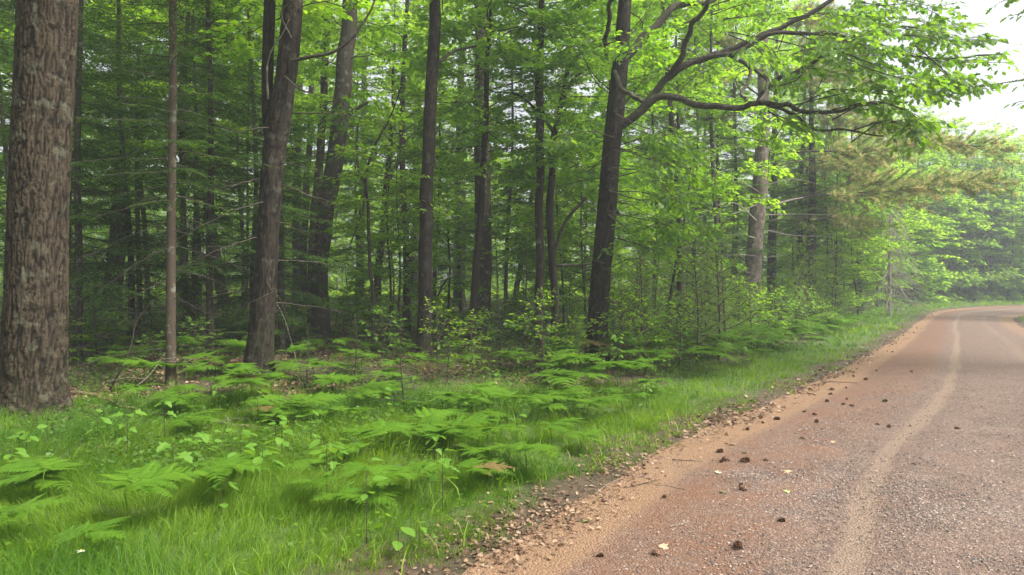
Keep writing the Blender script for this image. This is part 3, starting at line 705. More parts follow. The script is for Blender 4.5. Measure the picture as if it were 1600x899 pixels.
# generic numbered trees from the photograph: foot, path, bark, crown kind
def stem_tree(name, label, cat, foot, pts, D=None, H=12, mat_='bark_mid', crown=None, cz=0, cs=1.0, crz=0, sides=16, n=60, bark=None, flare=.3, wob=.03, seed=1, dead=0, dl=1.3, dz=(1, 6), forks=(), group=None, fh=.3):
    b = G(*foot)
    if D is not None:
        b = Vector(at(foot[0], HY, D)); b.z = float(hz(np.array([b.x]), np.array([b.y]))[0])
    D = b.y; t = thing(name, label, cat, b, group=group)
    P, R = trunk_local(b, pts, D, H=H); me, Q, Rr = trunk_mesh(P, R, sides, n, mat_, bark, flare, fh, wob, seed); link('trunk', me, t)
    for pth, w0, w1 in forks:
        mb = MB(); PP = catmull(np.array([at(x, y, D + .05 * i) for i, (x, y) in enumerate(pth)]) - np.array(b), 24)
        tube(mb, PP, np.linspace(w0, w1, 24) / 2 / F * D, 10); finish(mb, 'limb', M['bark_limb' if mat_ != 'bark_grey' else 'bark_grey'], t)
    if dead:
        rng = np.random.default_rng(seed); mb = MB()
        fn = lambda z: np.array([np.interp(z, Q[:, 2], Q[:, 0]), np.interp(z, Q[:, 2], Q[:, 1]), z])
        dead_limbs(mb, rng, fn, dz[0], dz[1], dead, dl, r0=.013, parent=t)
    if crown is not None:
        c = link('crown', CR[crown[0]][crown[1]], t, loc=(float(np.interp(8, Q[:, 2], Q[:, 0])), float(np.interp(8, Q[:, 2], Q[:, 1])), cz)); c.rotation_euler.z = crz; c.scale = (cs,) * 3
    return t, Q, b

stem_tree('broad_tree', 'leaning grey-brown trunk behind dead twigs, right of the forked trunk', 'tree', (500, 513), [(500, 513, 29), (500, 430, 26), (506, 350, 26), (520, 270, 27), (530, 200, 26), (537, 120, 26), (545, 40, 24), (548, 0, 23)], D=21, H=17, mat_='bark_grey', crown=('tall', 0), cz=2, sides=24, n=90, seed=31, dead=14, dl=3.0, dz=(1, 9), forks=[([(532, 190), (555, 172), (575, 160)], 8, 4)])
stem_tree('broad_tree', 'dark trunk hard against the left side of the leaning grey-brown trunk', 'tree', (488, 505), [(486, 505, 15), (488, 400, 14), (495, 300, 13), (503, 200, 12), (508, 100, 11), (512, 0, 9)], H=16, mat_='bark_mid', crown=('tall', 1), cz=2, seed=32, dead=12, dl=2.6, dz=(1, 9))
stem_tree('broad_tree', 'straight brown trunk with a flared mossy foot left of the centre', 'tree', (663, 565), [(663, 565, 23), (665, 480, 23), (665, 380, 21), (668, 280, 20), (672, 180, 19), (676, 90, 19), (680, 0, 17)], H=13, mat_='bark_dark', bark=(.008, 26, 5, 41), sides=64, n=260, flare=.55, fh=.22, crown=('tall', 1), cz=4.5, crz=1, seed=33, forks=[([(672, 105), (690, 95), (710, 80), (745, 72)], 7, 3)])
stem_tree('pine_tree', 'tall straight pine trunk near the centre with dark green boughs', 'tree', (753, 500), [(754, 500, 30), (754, 400, 27), (753, 300, 25), (752, 200, 24), (752, 100, 23), (752, 0, 21)], D=22, H=18, mat_='bark_grey', crown=('pine', 0), cz=1.0, crz=.5, sides=24, n=80, seed=34, dead=22, dl=2.4, dz=(3, 11))
stem_tree('broad_tree', 'thin dark leaning trunk standing just in front of the tall central pine', 'tree', (737, 551), [(737, 551, 12), (739, 490, 12), (744, 430, 12), (748, 370, 11), (755, 280, 9), (760, 150, 8), (764, 60, 6)], H=10, mat_='bark_dark', crown=('under', 1), cz=3.0, seed=35)
stem_tree('broad_tree', 'straight slim brown trunk right of the tall central pine', 'tree', (843, 551), [(843, 551, 14), (843, 450, 13), (843, 350, 13), (843, 250, 13), (843, 150, 13), (844, 80, 12)], H=12, mat_='bark_mid', crown=('tall', 0), cz=2.2, cs=.75, crz=2, seed=36)
stem_tree('broad_tree', 'crooked dark trunk forking high up, just left of the dark leaning oak', 'tree', (867, 548), [(867, 548, 12), (866, 470, 11), (864, 400, 12), (860, 330, 12), (862, 260, 10), (868, 200, 9), (882, 140, 8), (888, 100, 6)], H=8, mat_='bark_dark', crown=('under', 1), cz=2.6, crz=.9, seed=37,
          forks=[([(864, 205), (845, 180), (820, 155), (800, 145)], 6, 3), ([(868, 195), (892, 130), (925, 105), (955, 100)], 6, 3), ([(866, 395), (885, 345), (920, 305), (935, 288)], 7, 3), ([(868, 414), (900, 415), (925, 412)], 5, 3)])

# 9 the dark leaning oak with its spreading limbs
def oak():
    b = G(932, 568); D = b.y; rng = np.random.default_rng(12); B = np.array(b)
    t = thing('oak_tree', 'dark leaning oak beside the road with long limbs reaching right over the verge', 'tree', b)
    P, R = trunk_local(b, [(931, 568, 35), (934, 500, 31), (940, 420, 30), (948, 330, 29), (955, 240, 29), (962, 170, 27), (970, 90, 23), (975, 20, 21), (979, -40, 19)], D, H=11)
    me, Q, Rr = trunk_mesh(P, R, 90, 400, 'bark_dark', bark=(.011, 22, 4.5, 51), flare=.35, fh=.25); link('trunk', me, t)
    limbs = [([(962, 200), (985, 188), (1005, 168), (1030, 135), (1052, 112), (1085, 95), (1125, 82), (1165, 68), (1205, 50), (1255, 27), (1300, 2), (1350, -25)], 15, 5, -.22),
             ([(1050, 113), (1068, 85), (1078, 50), (1092, 25), (1112, -5), (1130, -60)], 10, 5, -.3),
             ([(962, 125), (982, 88), (1008, 60), (1035, 28), (1060, 10), (1100, 2), (1150, -15)], 16, 8, .1),
             ([(1000, 176), (1030, 150), (1062, 153), (1090, 161), (1130, 169), (1165, 166), (1188, 158), (1205, 135), (1225, 116), (1260, 108), (1300, 78), (1345, 55), (1395, 45)], 12, 3, -.35),
             ([(1185, 160), (1220, 164), (1255, 175), (1310, 171), (1365, 162), (1420, 160)], 8, 2.5, -.3),
             ([(1200, 165), (1235, 176), (1262, 194), (1290, 205), (1335, 205), (1376, 214)], 5, 2, -.3),
             ([(1100, 90), (1150, 82), (1200, 55), (1250, 49), (1310, 60), (1370, 79), (1440, 89), (1500, 91), (1560, 84)], 7, 2.2, -.25),
             ([(1160, 95), (1172, 112), (1165, 135), (1158, 150), (1166, 158)], 5, 3, -.4),
             ([(1140, 86), (1175, 102), (1200, 130), (1188, 158)], 6, 4, -.4),
             ([(948, 90), (945, 60), (952, 20), (960, -20)], 8, 5, -.5),
             ([(960, 110), (968, 135), (985, 150), (1004, 162)], 7, 6, -.5)]
    LP_ = []
    for i, (pts, w0, w1, dd) in enumerate(limbs):
        k = len(pts); PP = np.array([at(x, y, D + dd * (j / (k - 1)) * 6 + (.0 if i not in (1, 3, 4, 5, 6, 7, 8) else (-.5 if i in (1, 3) else -1.2))) for j, (x, y) in enumerate(pts)]) - B
        PP = catmull(PP, 30); wv = np.linspace(0, 1, 30) * k; am = .05 * np.minimum(1, np.linspace(0, 4, 30)); PP[:, 0] += am * vnoise(wv * 1.7, i * 3.1, seed=5); PP[:, 2] += am * vnoise(wv * 1.9, i * 2.3, seed=6); PP[:, 1] += am * 2 * vnoise(wv * 1.3, i * 1.3, seed=7); LP_.append(PP)
        mb = MB(); tube(mb, PP, np.linspace(w0, w1, 30) / 2 / F * D, 12, bark=(.004, 30, 8, 60 + i)); finish(mb, 'limb', M['bark_limb'], t)
    mb = MB()
    # leafy spray limbs: (points, depth shift, twig length)
    sprays = [([(1200, 135), (1245, 110), (1290, 85), (1330, 60), (1385, 30)], -1.5), ([(1250, 50), (1310, 60), (1380, 80), (1450, 90), (1520, 95), (1580, 80)], -1.6),
              ([(1300, 75), (1350, 95), (1420, 120), (1490, 135), (1530, 125)], -1.8), ([(1240, 165), (1300, 150), (1370, 140), (1440, 150), (1500, 145)], -1.6),
              ([(1300, 172), (1360, 160), (1420, 175), (1450, 205)], -1.9), ([(1330, 205), (1380, 190), (1420, 200), (1440, 225)], -2.1),
              ([(1230, 30), (1290, 20), (1350, 25), (1420, 30), (1480, 40)], -1.0), ([(1300, -10), (1370, -5), (1430, 5), (1500, 20)], -.8), ([(1200, 60), (1260, 75), (1330, 100), (1390, 105)], -1.2),
              ([(1130, 30), (1180, 25), (1230, 20)], .4), ([(1110, 10), (1160, -5), (1220, -10)], .3), ([(1200, 175), (1240, 190), (1262, 196)], -1.3), ([(1380, 40), (1440, 45), (1500, 62), (1540, 60)], -1.4),
              ([(1060, 60), (1085, 70), (1105, 95)], .2), ([(1040, 150), (1080, 120), (1110, 110)], .8), ([(1430, 65), (1470, 110), (1500, 130)], -1.7), ([(1140, 50), (1180, 60), (1215, 90), (1235, 120)], -.9),
              ([(962, 190), (1000, 205), (1050, 225), (1095, 250)], -.5), ([(958, 235), (1000, 240), (1060, 262), (1110, 285)], -.2), ([(955, 262), (1010, 270), (1050, 300), (1070, 320)], -.7), ([(952, 300), (1000, 300), (1050, 315), (1090, 345), (1125, 362)], -.3),
              ([(950, 330), (990, 340), (1035, 350), (1065, 372)], -.6), ([(960, 215), (920, 205), (880, 215)], -.4), ([(955, 250), (915, 262), (885, 250)], .3), ([(960, 180), (1000, 130), (1020, 90)], .7),
              ([(965, 150), (930, 120), (900, 70), (880, 30)], .5), ([(975, 60), (1010, 20), (1030, -20)], .6), ([(965, 130), (1010, 120), (1040, 125)], 1.0), ([(950, 350), (1000, 372), (1040, 385)], .2), ([(960, 230), (1020, 212), (1065, 215), (1100, 225)], .5)]
    for pts, dd in sprays:
        for rep in range(2):
            PP = catmull(np.array([at(x, y + rep * rng.normal(6, 8), D + dd * 1.5 + rep * rng.normal(0, .8) - .25 * j) for j, (x, y) in enumerate(pts)]) - B, 9)
            leafy_limb(mb, rng, PP, .014, tw=.8, tpl=OAKL if rep else MAPLE, lsize=.125, spacing=.085, t0=.15 if pts[0][0] > 1100 else .3, step=.18 if pts[0][0] > 1100 else .17, sub=.5, flat=.5, droop=.35, updown=.25)
    finish(mb, 'foliage', [M['twig'], M['leaf_oak']], t, kind='stuff')
    mb = MB(); fn = lambda z: np.array([np.interp(z, Q[:, 2], Q[:, 0]), np.interp(z, Q[:, 2], Q[:, 1]), z])
    dead_limbs(mb, rng, fn, 1.8, 7.5, 16, 1.5, r0=.012, parent=t)
    for pts in ([(945, 412), (900, 395), (935, 390)], [(950, 420), (985, 405), (1030, 408)], [(955, 358), (990, 350), (1020, 340), (1040, 322)], [(1165, 160), (1150, 120), (1185, 105)], [(1240, 170), (1205, 230), (1200, 280)], [(1290, 110), (1270, 150), (1235, 160)], [(1230, 40), (1210, 90), (1180, 112)]):
        mb = MB(); tube(mb, catmull(np.array([at(x, y, D - .6) for x, y in pts]) - B, 10), np.linspace(.016, .004, 10), 5); finish(mb, 'dead_limb', M['bark_limb'], t)
    c = link('crown', CR['tall'][0], t, loc=(Q[-1][0], 0, 3.2)); c.scale = (.9, .9, .8)
oak()

# 10 the great white pine
def great_pine():
    D = 30.0; b = Vector(at(1171, HY, D)); b.z = float(hz(np.array([b.x]), np.array([b.y]))[0]); B = np.array(b); rng = np.random.default_rng(14)
    t = thing('pine_tree', 'great grey-barked pine by the road with browning needles on long level boughs', 'tree', b)
    P, R = trunk_local(b, [(1171, 505, 27), (1174, 460, 26), (1178, 400, 25), (1184, 330, 24), (1190, 250, 22), (1193, 170, 18), (1192, 90, 16), (1191, 0, 14), (1190, -80, 12)], D, H=20)
    me, Q, Rr = trunk_mesh(P, R, 56, 330, 'bark_pine', bark=(.014, 15, 4, 71), flare=.2, fh=.5); link('trunk', me, t)
    mb = MB()
    live = [([(1200, 326), (1260, 308), (1330, 302), (1405, 298), (1490, 285), (1560, 288)], .05, -1.5, 1.3, .35), ([(1205, 318), (1280, 300), (1340, 282), (1420, 290), (1540, 278)], .04, .5, 1.2, .35),
            ([(1200, 242), (1280, 236), (1350, 238), (1440, 224), (1520, 228), (1575, 235)], .05, -1.0, 1.1, .25), ([(1205, 262), (1270, 250), (1330, 262), (1390, 250)], .04, .8, 1.0, .3),
            ([(1198, 200), (1260, 175), (1330, 190), (1400, 205), (1470, 215)], .045, 1.2, 1.2, .3), ([(1195, 145), (1250, 120), (1300, 115), (1350, 125)], .045, .5, 1.3, .3), ([(1192, 120), (1240, 85), (1300, 70), (1360, 78)], .04, -.5, 1.3, .3),
            ([(1188, 150), (1140, 120), (1090, 110), (1060, 118)], .04, .3, 1.2, .3), ([(1188, 100), (1140, 70), (1095, 60)], .04, .6, 1.2, .3), ([(1190, 60), (1240, 30), (1290, 25)], .035, 0, 1.2, .3), ([(1190, 40), (1150, 15), (1110, 10)], .035, 0, 1.2, .3),
            ([(1190, 190), (1150, 175), (1105, 180)], .035, .6, 1.1, .4), ([(1200, 345), (1270, 340), (1330, 345), (1370, 352)], .035, .6, .9, .5), ([(1192, 0), (1240, -30), (1300, -40)], .035, 0, 1.2, .3)]
    for pts, r, dd, tw, t0 in live:
        k = len(pts); PP = catmull(np.array([at(x, y, D + dd * 2.5 * j / (k - 1)) for j, (x, y) in enumerate(pts)]) - B, 16)
        pine_limb(mb, rng, PP, r, tw=tw, cnt=20, step=.065, nl=.19, t0=t0, brown=2, tuft=.11, fat=1.5, vert=.5, flatz=.9, twr=.5)
        for s in range(5):
            j = 4 + s * 2; d = unit(PP[j + 1] - PP[j]); sd_ = np.cross(UP, d) * rng.choice([-1, 1])
            P2 = PP[j] + (d * .8 + sd_ * .7 - UP * (.05 + .45 * rng.random())) * np.linspace(0, 1, 7)[:, None] * (.9 + rng.random() * 1.2)
            pine_limb(mb, rng, P2, .012, tw=.6, cnt=16, step=.10, nl=.20, t0=.2, brown=2, tuft=.12, fat=1.5, vert=.45, flatz=.9, twr=.5)
    finish(mb, 'foliage', [M['twig'], M['needle_pine'], M['needle_brown']], t, kind='stuff')
    for pts, r in (([(1196, 326), (1240, 312), (1300, 304), (1360, 302), (1405, 299)], .055), ([(1200, 336), (1250, 335), (1305, 336)], .03), ([(1198, 360), (1240, 368), (1300, 370)], .028), ([(1180, 372), (1150, 366), (1110, 378)], .025), ([(1182, 345), (1150, 318), (1118, 322), (1090, 340)], .03), ([(1186, 300), (1160, 285), (1140, 275), (1120, 282)], .026),
                   ([(1182, 320), (1140, 335), (1095, 328), (1060, 345)], .022), ([(1196, 290), (1240, 280), (1290, 292)], .022), ([(1200, 402), (1220, 398)], .022), ([(1165, 425), (1185, 430)], .02), ([(1180, 400), (1150, 398), (1120, 402)], .02)):
        mb = MB(); PP = catmull(np.array([at(x, y, D - .5 - .15 * j) for j, (x, y) in enumerate(pts)]) - B, 14); tube(mb, PP, np.linspace(r, r * .3, 14), 7)
        for s in range(6):
            j = rng.integers(3, 13); P2 = limb_path(rng, PP[j], rng.random() * 6.28, rng.normal(0, .35), .3 + .5 * rng.random(), n=5, wig=.12); tube(mb, P2, np.linspace(r * .3, .002, 5), 3)
        finish(mb, 'dead_limb', M['dead_pale'], t)
great_pine()

print('hero trees done')
#%%WOOD%%
# ---------------------------------------------------------------- naming by landmarks
LM = [(-200, 'frame edge'), (52, 'left trunk'), (267, 'spruce'), (403, 'forked trunk'), (500, 'leaning trunk'), (663, 'mossy-footed trunk'), (753, 'central pine'), (843, 'slim trunk'), (932, 'oak'), (1180, 'great pine'), (1420, 'far bend'), (2200, 'right edge')]
def gap(px):
    if px < 52: return 'left of the left trunk'
    for (a, na), (b, nb) in zip(LM[1:-1], LM[2:-1]):
        if a <= px < b: return f'between {na} and {nb}'
    return 'right of the far bend'
ORD = ['leftmost', 'second from left', 'third from left', 'fourth from left', 'fifth from left', 'sixth from left', 'seventh from left', 'eighth from left', 'ninth from left', 'tenth from left', 'eleventh from left', 'twelfth from left', 'thirteenth from left', 'fourteenth from left', 'fifteenth from left', 'sixteenth from left', 'seventeenth from left', 'eighteenth from left', 'nineteenth from left', 'twentieth from left'] + [w + ' from left' for w in ('twenty-first', 'twenty-second', 'twenty-third', 'twenty-fourth', 'twenty-fifth', 'twenty-sixth', 'twenty-seventh', 'twenty-eighth', 'twenty-ninth', 'thirtieth')]
REG = []
def reg(o, look, px, group, share=False): REG.append((o, look, px, group, share))
def settle_labels():
    d = {}
    for o, look, px, g, sh in REG: d.setdefault((look + ', ' + gap(px), g, sh), []).append((px, o))
    for (base, g, sh), L in d.items():
        L.sort(key=lambda q: q[0])
        for i, (px, o) in enumerate(L):
            if sh or len(L) == 1: o['label'] = base
            else: o['label'] = (ORD[i] if i < len(L) - 1 or i < 1 else 'rightmost') + ' ' + base if i < len(ORD) else base
            o['group'] = (g + ' ' + gap(px)) if sh else g
RW = np.random.default_rng(77)

# ---------------------------------------------------------------- further trunks read off the photograph
G_BG = 'trees standing back in the wood'
stem_tree('broad_tree', 'stout dark trunk with a limb low on its right side, behind the hemlock boughs', 'tree', (172, 492), [(172, 492, 30), (180, 420, 26), (188, 330, 24), (190, 250, 24), (188, 180, 22), (182, 100, 16), (172, 30, 13), (168, -20, 11)], H=18, mat_='bark_mid', crown=('tall', 1), cz=2, seed=51, forks=[([(192, 255), (210, 225), (222, 190), (232, 165)], 12, 6), ([(188, 150), (192, 80), (194, 10), (195, -30)], 14, 10)])
stem_tree('broad_tree', 'grey-brown trunk leaning left and splitting into long arms, left of the forked trunk', 'tree', (352, 486), [(352, 486, 18), (340, 420, 17), (328, 340, 17), (324, 290, 15), (322, 200, 12), (318, 100, 10), (318, 0, 8)], H=16, mat_='bark_mid', crown=('tall', 0), cz=2, seed=52, forks=[([(328, 300), (300, 260), (275, 225), (255, 185)], 9, 5), ([(326, 295), (308, 240), (298, 170), (290, 120)], 9, 5)])
stem_tree('broad_tree', 'slim grey trunk just right of the forked trunk, first of a close pair', 'tree', (464, 480), [(465, 480, 14), (463, 350, 13), (465, 220, 12), (468, 100, 10), (470, 0, 8)], H=17, mat_='bark_grey', crown=('tall', 2), cz=1, seed=53)
stem_tree('broad_tree', 'slim brown trunk, second of a close pair right of the forked trunk', 'tree', (477, 482), [(476, 482, 11), (474, 400, 11), (479, 300, 10), (484, 200, 9), (487, 120, 8), (490, 0, 7)], H=17, mat_='bark_mid', crown=('tall', 0), cz=1, seed=54)
stem_tree('broad_tree', 'pale grey trunk with a swollen foot right of the leaning grey-brown trunk', 'tree', (561, 478), [(561, 478, 15), (563, 400, 12), (567, 300, 10), (569, 200, 9), (569, 80, 8)], H=18, mat_='bark_grey', crown=('tall', 1), cz=2, seed=55)
stem_tree('broad_tree', 'spindly crooked sapling trunk with black twigs between leaning and mossy-footed trunks', 'tree', (583, 560), [(583, 560, 7), (584, 500, 6), (578, 420, 5), (576, 330, 5), (570, 285, 5), (578, 245, 4), (595, 210, 4), (606, 190, 3)], H=6.5, mat_='bark_dark', crown=('under', 2), cz=2.3, seed=56, sides=8, forks=[([(573, 292), (560, 265), (558, 220), (560, 190)], 4, 2), ([(570, 290), (566, 330), (548, 380)], 3, 2)])
stem_tree('broad_tree', 'dark narrow trunk forking upward left of the mossy-footed trunk', 'tree', (587, 500), [(586, 500, 13), (592, 420, 12), (600, 340, 10), (606, 270, 9), (612, 200, 7), (614, 150, 5)], H=14, mat_='bark_dark', crown=('under', 1), cz=4, cs=1.3, seed=57, forks=[([(603, 290), (622, 255), (640, 225), (655, 200)], 7, 3)])
stem_tree('broad_tree', 'narrow grey trunk far back against bright leaves, just left of mossy-footed trunk', 'tree', (636, 486), [(636, 486, 10), (643, 400, 9), (652, 320, 8), (655, 250, 7), (656, 180, 6)], H=16, mat_='bark_grey', crown=('tall', 1), cz=2, seed=58)
stem_tree('broad_tree', 'hazy pale thick trunk far back between mossy-footed trunk and central pine', 'tree', (718, 474), [(718, 474, 19), (718, 400, 18), (719, 300, 17), (720, 200, 15)], D=42, H=19, mat_='bark_grey', crown=('tall', 2), cz=2, seed=59)
stem_tree('broad_tree', 'hazy pale trunk seen left of the mossy-footed trunk at mid height', 'tree', (649, 470), [(650, 470, 14), (650, 400, 13), (650, 300, 12)], D=52, H=19, mat_='bark_grey', crown=('tall', 0), cz=2, seed=60)
stem_tree('broad_tree', 'thin trunk slanting right between central pine and slim brown trunk', 'tree', (803, 490), [(803, 490, 9), (812, 420, 8), (822, 350, 8), (836, 280, 6), (845, 220, 4)], H=9, mat_='bark_mid', crown=('under', 0), cz=2, seed=61)
stem_tree('broad_tree', 'thin twin stems close right of the mossy-footed trunk', 'tree', (678, 500), [(679, 500, 6), (681, 400, 6), (685, 320, 5), (688, 250, 4), (688, 190, 3)], H=9, mat_='bark_mid', crown=('under', 1), cz=2.2, seed=62, sides=8, forks=[([(680, 420), (676, 330), (680, 260)], 5, 3)])
stem_tree('broad_tree', 'thin dark sapling stem alone in grass between mossy-footed trunk and central pine', 'tree', (701, 540), [(701, 540, 4), (701, 480, 4), (702, 420, 3), (701, 350, 3)], H=3.6, mat_='bark_dark', crown=('under', 2), cz=.8, cs=.8, seed=63, sides=7)
stem_tree('broad_tree', 'slim leaning stem between the dark leaning oak and great pine', 'tree', (1032, 540), [(1031, 540, 5), (1045, 480, 5), (1058, 410, 4), (1070, 340, 3)], H=5.2, mat_='bark_dark', crown=('under', 2), cz=1.2, seed=64, sides=8)
stem_tree('dead_tree', 'white dead snag slanting up through green needles left of the great pine', 'dead tree', (1050, 470), [(1050, 470, 4), (1060, 350, 4), (1070, 250, 4), (1083, 205, 3)], D=34, H=8.5, mat_='dead_pale', seed=65, sides=7)
stem_tree('broad_tree', 'dark trunk in shade just right of the great pine', 'tree', (1206, 478), [(1206, 478, 15), (1206, 420, 14), (1208, 330, 12), (1210, 260, 10)], D=38, H=17, mat_='bark_mid', crown=('tall', 0), cz=2, seed=66)
stem_tree('hemlock_tree', 'thin dark evergreen trunk, left of a pair right of the great pine', 'tree', (1249, 480), [(1249, 480, 10), (1250, 400, 10), (1252, 300, 8), (1256, 200, 6)], D=36, H=15, mat_='bark_dark', crown=('hemlock', 0), cz=2.5, seed=67)
stem_tree('hemlock_tree', 'thicker dark evergreen trunk, right of a pair right of the great pine', 'tree', (1266, 492), [(1267, 492, 17), (1267, 420, 16), (1269, 340, 13), (1270, 270, 10), (1268, 200, 8)], D=33, H=15, mat_='bark_mid', crown=('hemlock', 1), cz=3.5, seed=68)
for i, (fx, D, top, lb) in enumerate([(1432, 60, (1447, 415), 'pale leaning dead pole at the far bend, longest of three'), (1415, 60, (1424, 425), 'pale leaning dead pole at the far bend, leftmost of three'), (1424, 58, (1433, 435), 'pale leaning dead pole at the far bend, middle of three')]):
    stem_tree('dead_pole', lb, 'dead tree', (fx, 470), [(fx, 470, 3.2), ((fx + top[0]) / 2, (470 + top[1]) / 2, 3), (top[0], top[1], 2.2)], D=D, H=None, mat_='dead_pale', seed=70 + i, sides=7, n=16, wob=.06)
def dead_spruce():
    D = 38.; b = Vector(at(1390, HY, D)); b.z = float(hz(np.array([b.x]), np.array([b.y]))[0]); rng = np.random.default_rng(5)
    t = thing('dead_spruce', 'pinkish-grey dead spruce with drooping bare boughs before the far bend', 'dead tree', b)
    mb = MB(); tube(mb, [(0, 0, -.2), (0, 0, 3), (.1, 0, 7.0)], [.11, .08, .01], 8); finish(mb, 'trunk', M['dead_pale'], t)
    mb = MB(); az = 0
    for i in range(70):
        u = i / 70; L = 2.4 * (1 - .85 * u); az += 2.4
        P = limb_path(rng, np.array([0, 0, .9 + 6 * u]), az, -.25, L, sag=.3, wig=.06)
        tube(mb, P, np.linspace(.022, .006, 9), 4, cap=False)
        for k in range(12):
            j = rng.integers(1, 8); P2 = limb_path(rng, P[j], az + rng.normal(0, .9), -.9, .5 + .3 * rng.random(), n=4); tube(mb, P2, np.linspace(.010, .004, 4), 3, cap=False)
    finish(mb, 'dead_boughs', M['dead_pale'], t, kind='stuff')
dead_spruce()

# shared trunks for the trees of the wood
TR = []
for i in range(6):
    rng = np.random.default_rng(100 + i); z = np.linspace(0, 17, 8); lx = rng.normal(0, .012); 
    P = np.stack([lx * z * 4 + .12 * np.sin(z * .5 + i), .1 * np.cos(z * .45 + i * 2) - .1 * math.cos(i * 2), z], 1); P[0, :2] = 0
    Q = catmull(np.vstack([[0, 0, -.3], P]), 40); R = np.interp(Q[:, 2], [0, 2, 17], [1, .88, .25]) * .12 * (1 + .4 * np.exp(-np.maximum(Q[:, 2], 0) / .25))
    mb = MB(); tube(mb, Q, R, 12); TR.append([mb.mesh('trunk', M[k]) for k in ('bark_mid', 'bark_grey')])
STEM = []
for i in range(3):
    z = np.linspace(-.15, 1, 8); P = np.stack([.02 * np.sin(z * 5 + i), .02 * np.cos(z * 4 + i), z], 1); mb = MB(); tube(mb, P, np.linspace(.011, .003, 8), 7); STEM.append(mb.mesh('trunk', M['twig']))
taken = []
def free(x, y, dmin):
    return all((x - a)**2 + (y - c)**2 > dmin**2 for a, c in taken)
for o in list(C.objects):
    if o.get('category') in ('tree', 'dead tree'): taken.append((o.location.x, o.location.y))
def wood_tree(kind, x, y, ti=0, ci=0, ths=1.0, h=1.0, rz=0.0, cz=0, look='', share=False, name='broad_tree', group=None):
    z = float(hz(np.array([x]), np.array([y]))[0]); px = HX + F * x / y
    t = thing(name, None, 'tree', (x, y, z), rz)
    if kind in ('tall', 'pine', 'edge'):
        link('trunk', TR[ti % 6][(ti // 6) % 2], t, scale=(ths, ths, h * ((.8 if ci % 2 == 0 else .62) if kind == 'edge' else 1))); c = link('crown', CR[kind][ci % len(CR[kind])], t, loc=(0, 0, cz)); c.scale = (1, 1, h)
    elif kind in ('hemlock',):
        link('trunk', TR[ti % 6][(ti // 6) % 2], t, scale=(ths, ths, h * .8)); c = link('crown', CR[kind][ci % 2], t, loc=(0, 0, cz)); c.scale = (h, h, h)
    elif kind == 'under':
        hh = [6.8, 8.8, 4.4][ci % 3] * h; link('trunk', TR[ti % 6][(ti // 6) % 2], t, scale=(ths * .45, ths * .45, hh / 17)); c = link('crown', CR[kind][ci % 3], t); c.scale = (h, h, h)
    else:
        hh = {'fir_small': [1.65, 3.6], 'shrub': [1.25, .9], 'pine_small': [3.3]}[kind][ci % len(CR[kind])] * h
        link('trunk' if kind != 'shrub' else 'stem', STEM[ti % 3], t, scale=(max(1, hh * .9), max(1, hh * .9), hh)); c = link('crown', CR[kind][ci % len(CR[kind])], t); c.scale = (h, h, h)
    taken.append((x, y)); reg(t, look, px, group or G_BG, share); return t
def spread(kind, n, dlo, dhi, plo, phi, smin, dmin, fn, clear=None, pw=1.0, name='broad_tree', look='', group=None, far=None, smax=999):
    global RW
    import zlib; RW = np.random.default_rng(zlib.crc32((kind + look).encode()) % 99991); k = 0; tries = 0
    while k < n and tries < n * 60:
        tries += 1; D = dlo + (dhi - dlo) * RW.random() ** pw; px = plo + (phi - plo) * RW.random(); x = (px - HX) / F * D; y = D
        s, a = sL(np.array([x]), np.array([y])); s = s[0]
        if s < smin or s > smax or not free(x, y, dmin): continue
        if clear is not None and clear(px, D): continue
        sh = far is not None and D > far
        lk = look if not sh else 'distant ' + look.replace(' deep in the wood', '').replace(' far back', '')
        wood_tree(kind, x, y, name=name, look=lk, group=group, share=sh, **fn(px, D)); k += 1
# tall trees, their trunks standing behind one another
spread('tall', 32, 21, 42, -80, 1330, 4.5, 1.8, lambda p, D: dict(ti=RW.integers(12), ci=RW.integers(3), ths=.45 + .7 * RW.random(), h=1.0 + .25 * RW.random(), rz=RW.random() * 6.28, cz=1.0), look='slim tall tree', clear=lambda p, D: (D < 31 and 425 < p < 570) or (D < 27 and 672 < p < 790) or (D < 35 and 1125 < p < 1235))
spread('tall', 26, 44, 78, -100, 1460, 5, 2.6, lambda p, D: dict(ti=RW.integers(12), ci=RW.integers(3), ths=.6 + .8 * RW.random(), h=.95 + .35 * RW.random(), rz=RW.random() * 6.28, cz=-2.2), look='tall tree far back', group='tall trees far back', far=44)
spread('under', 9, 16, 26, 560, 950, 4.5, 1.7, lambda p, D: dict(ti=RW.integers(12), ci=RW.integers(3), ths=.8, h=.85 + .3 * RW.random(), rz=RW.random() * 6.28), look='young maple in flat leafy layers', group='young maples in the wood', clear=lambda p, D: 640 < p < 830)
spread('under', 30, 27, 66, -60, 1320, 4.0, 2.0, lambda p, D: dict(ti=RW.integers(12), ci=RW.integers(3), ths=.9, h=1. + .3 * RW.random(), rz=RW.random() * 6.28), look='young maple deep in the wood', group='young maples deep in the wood', far=26, clear=lambda p, D: D < 36 and (420 < p < 570 or 670 < p < 850 or 1000 < p < 1270))
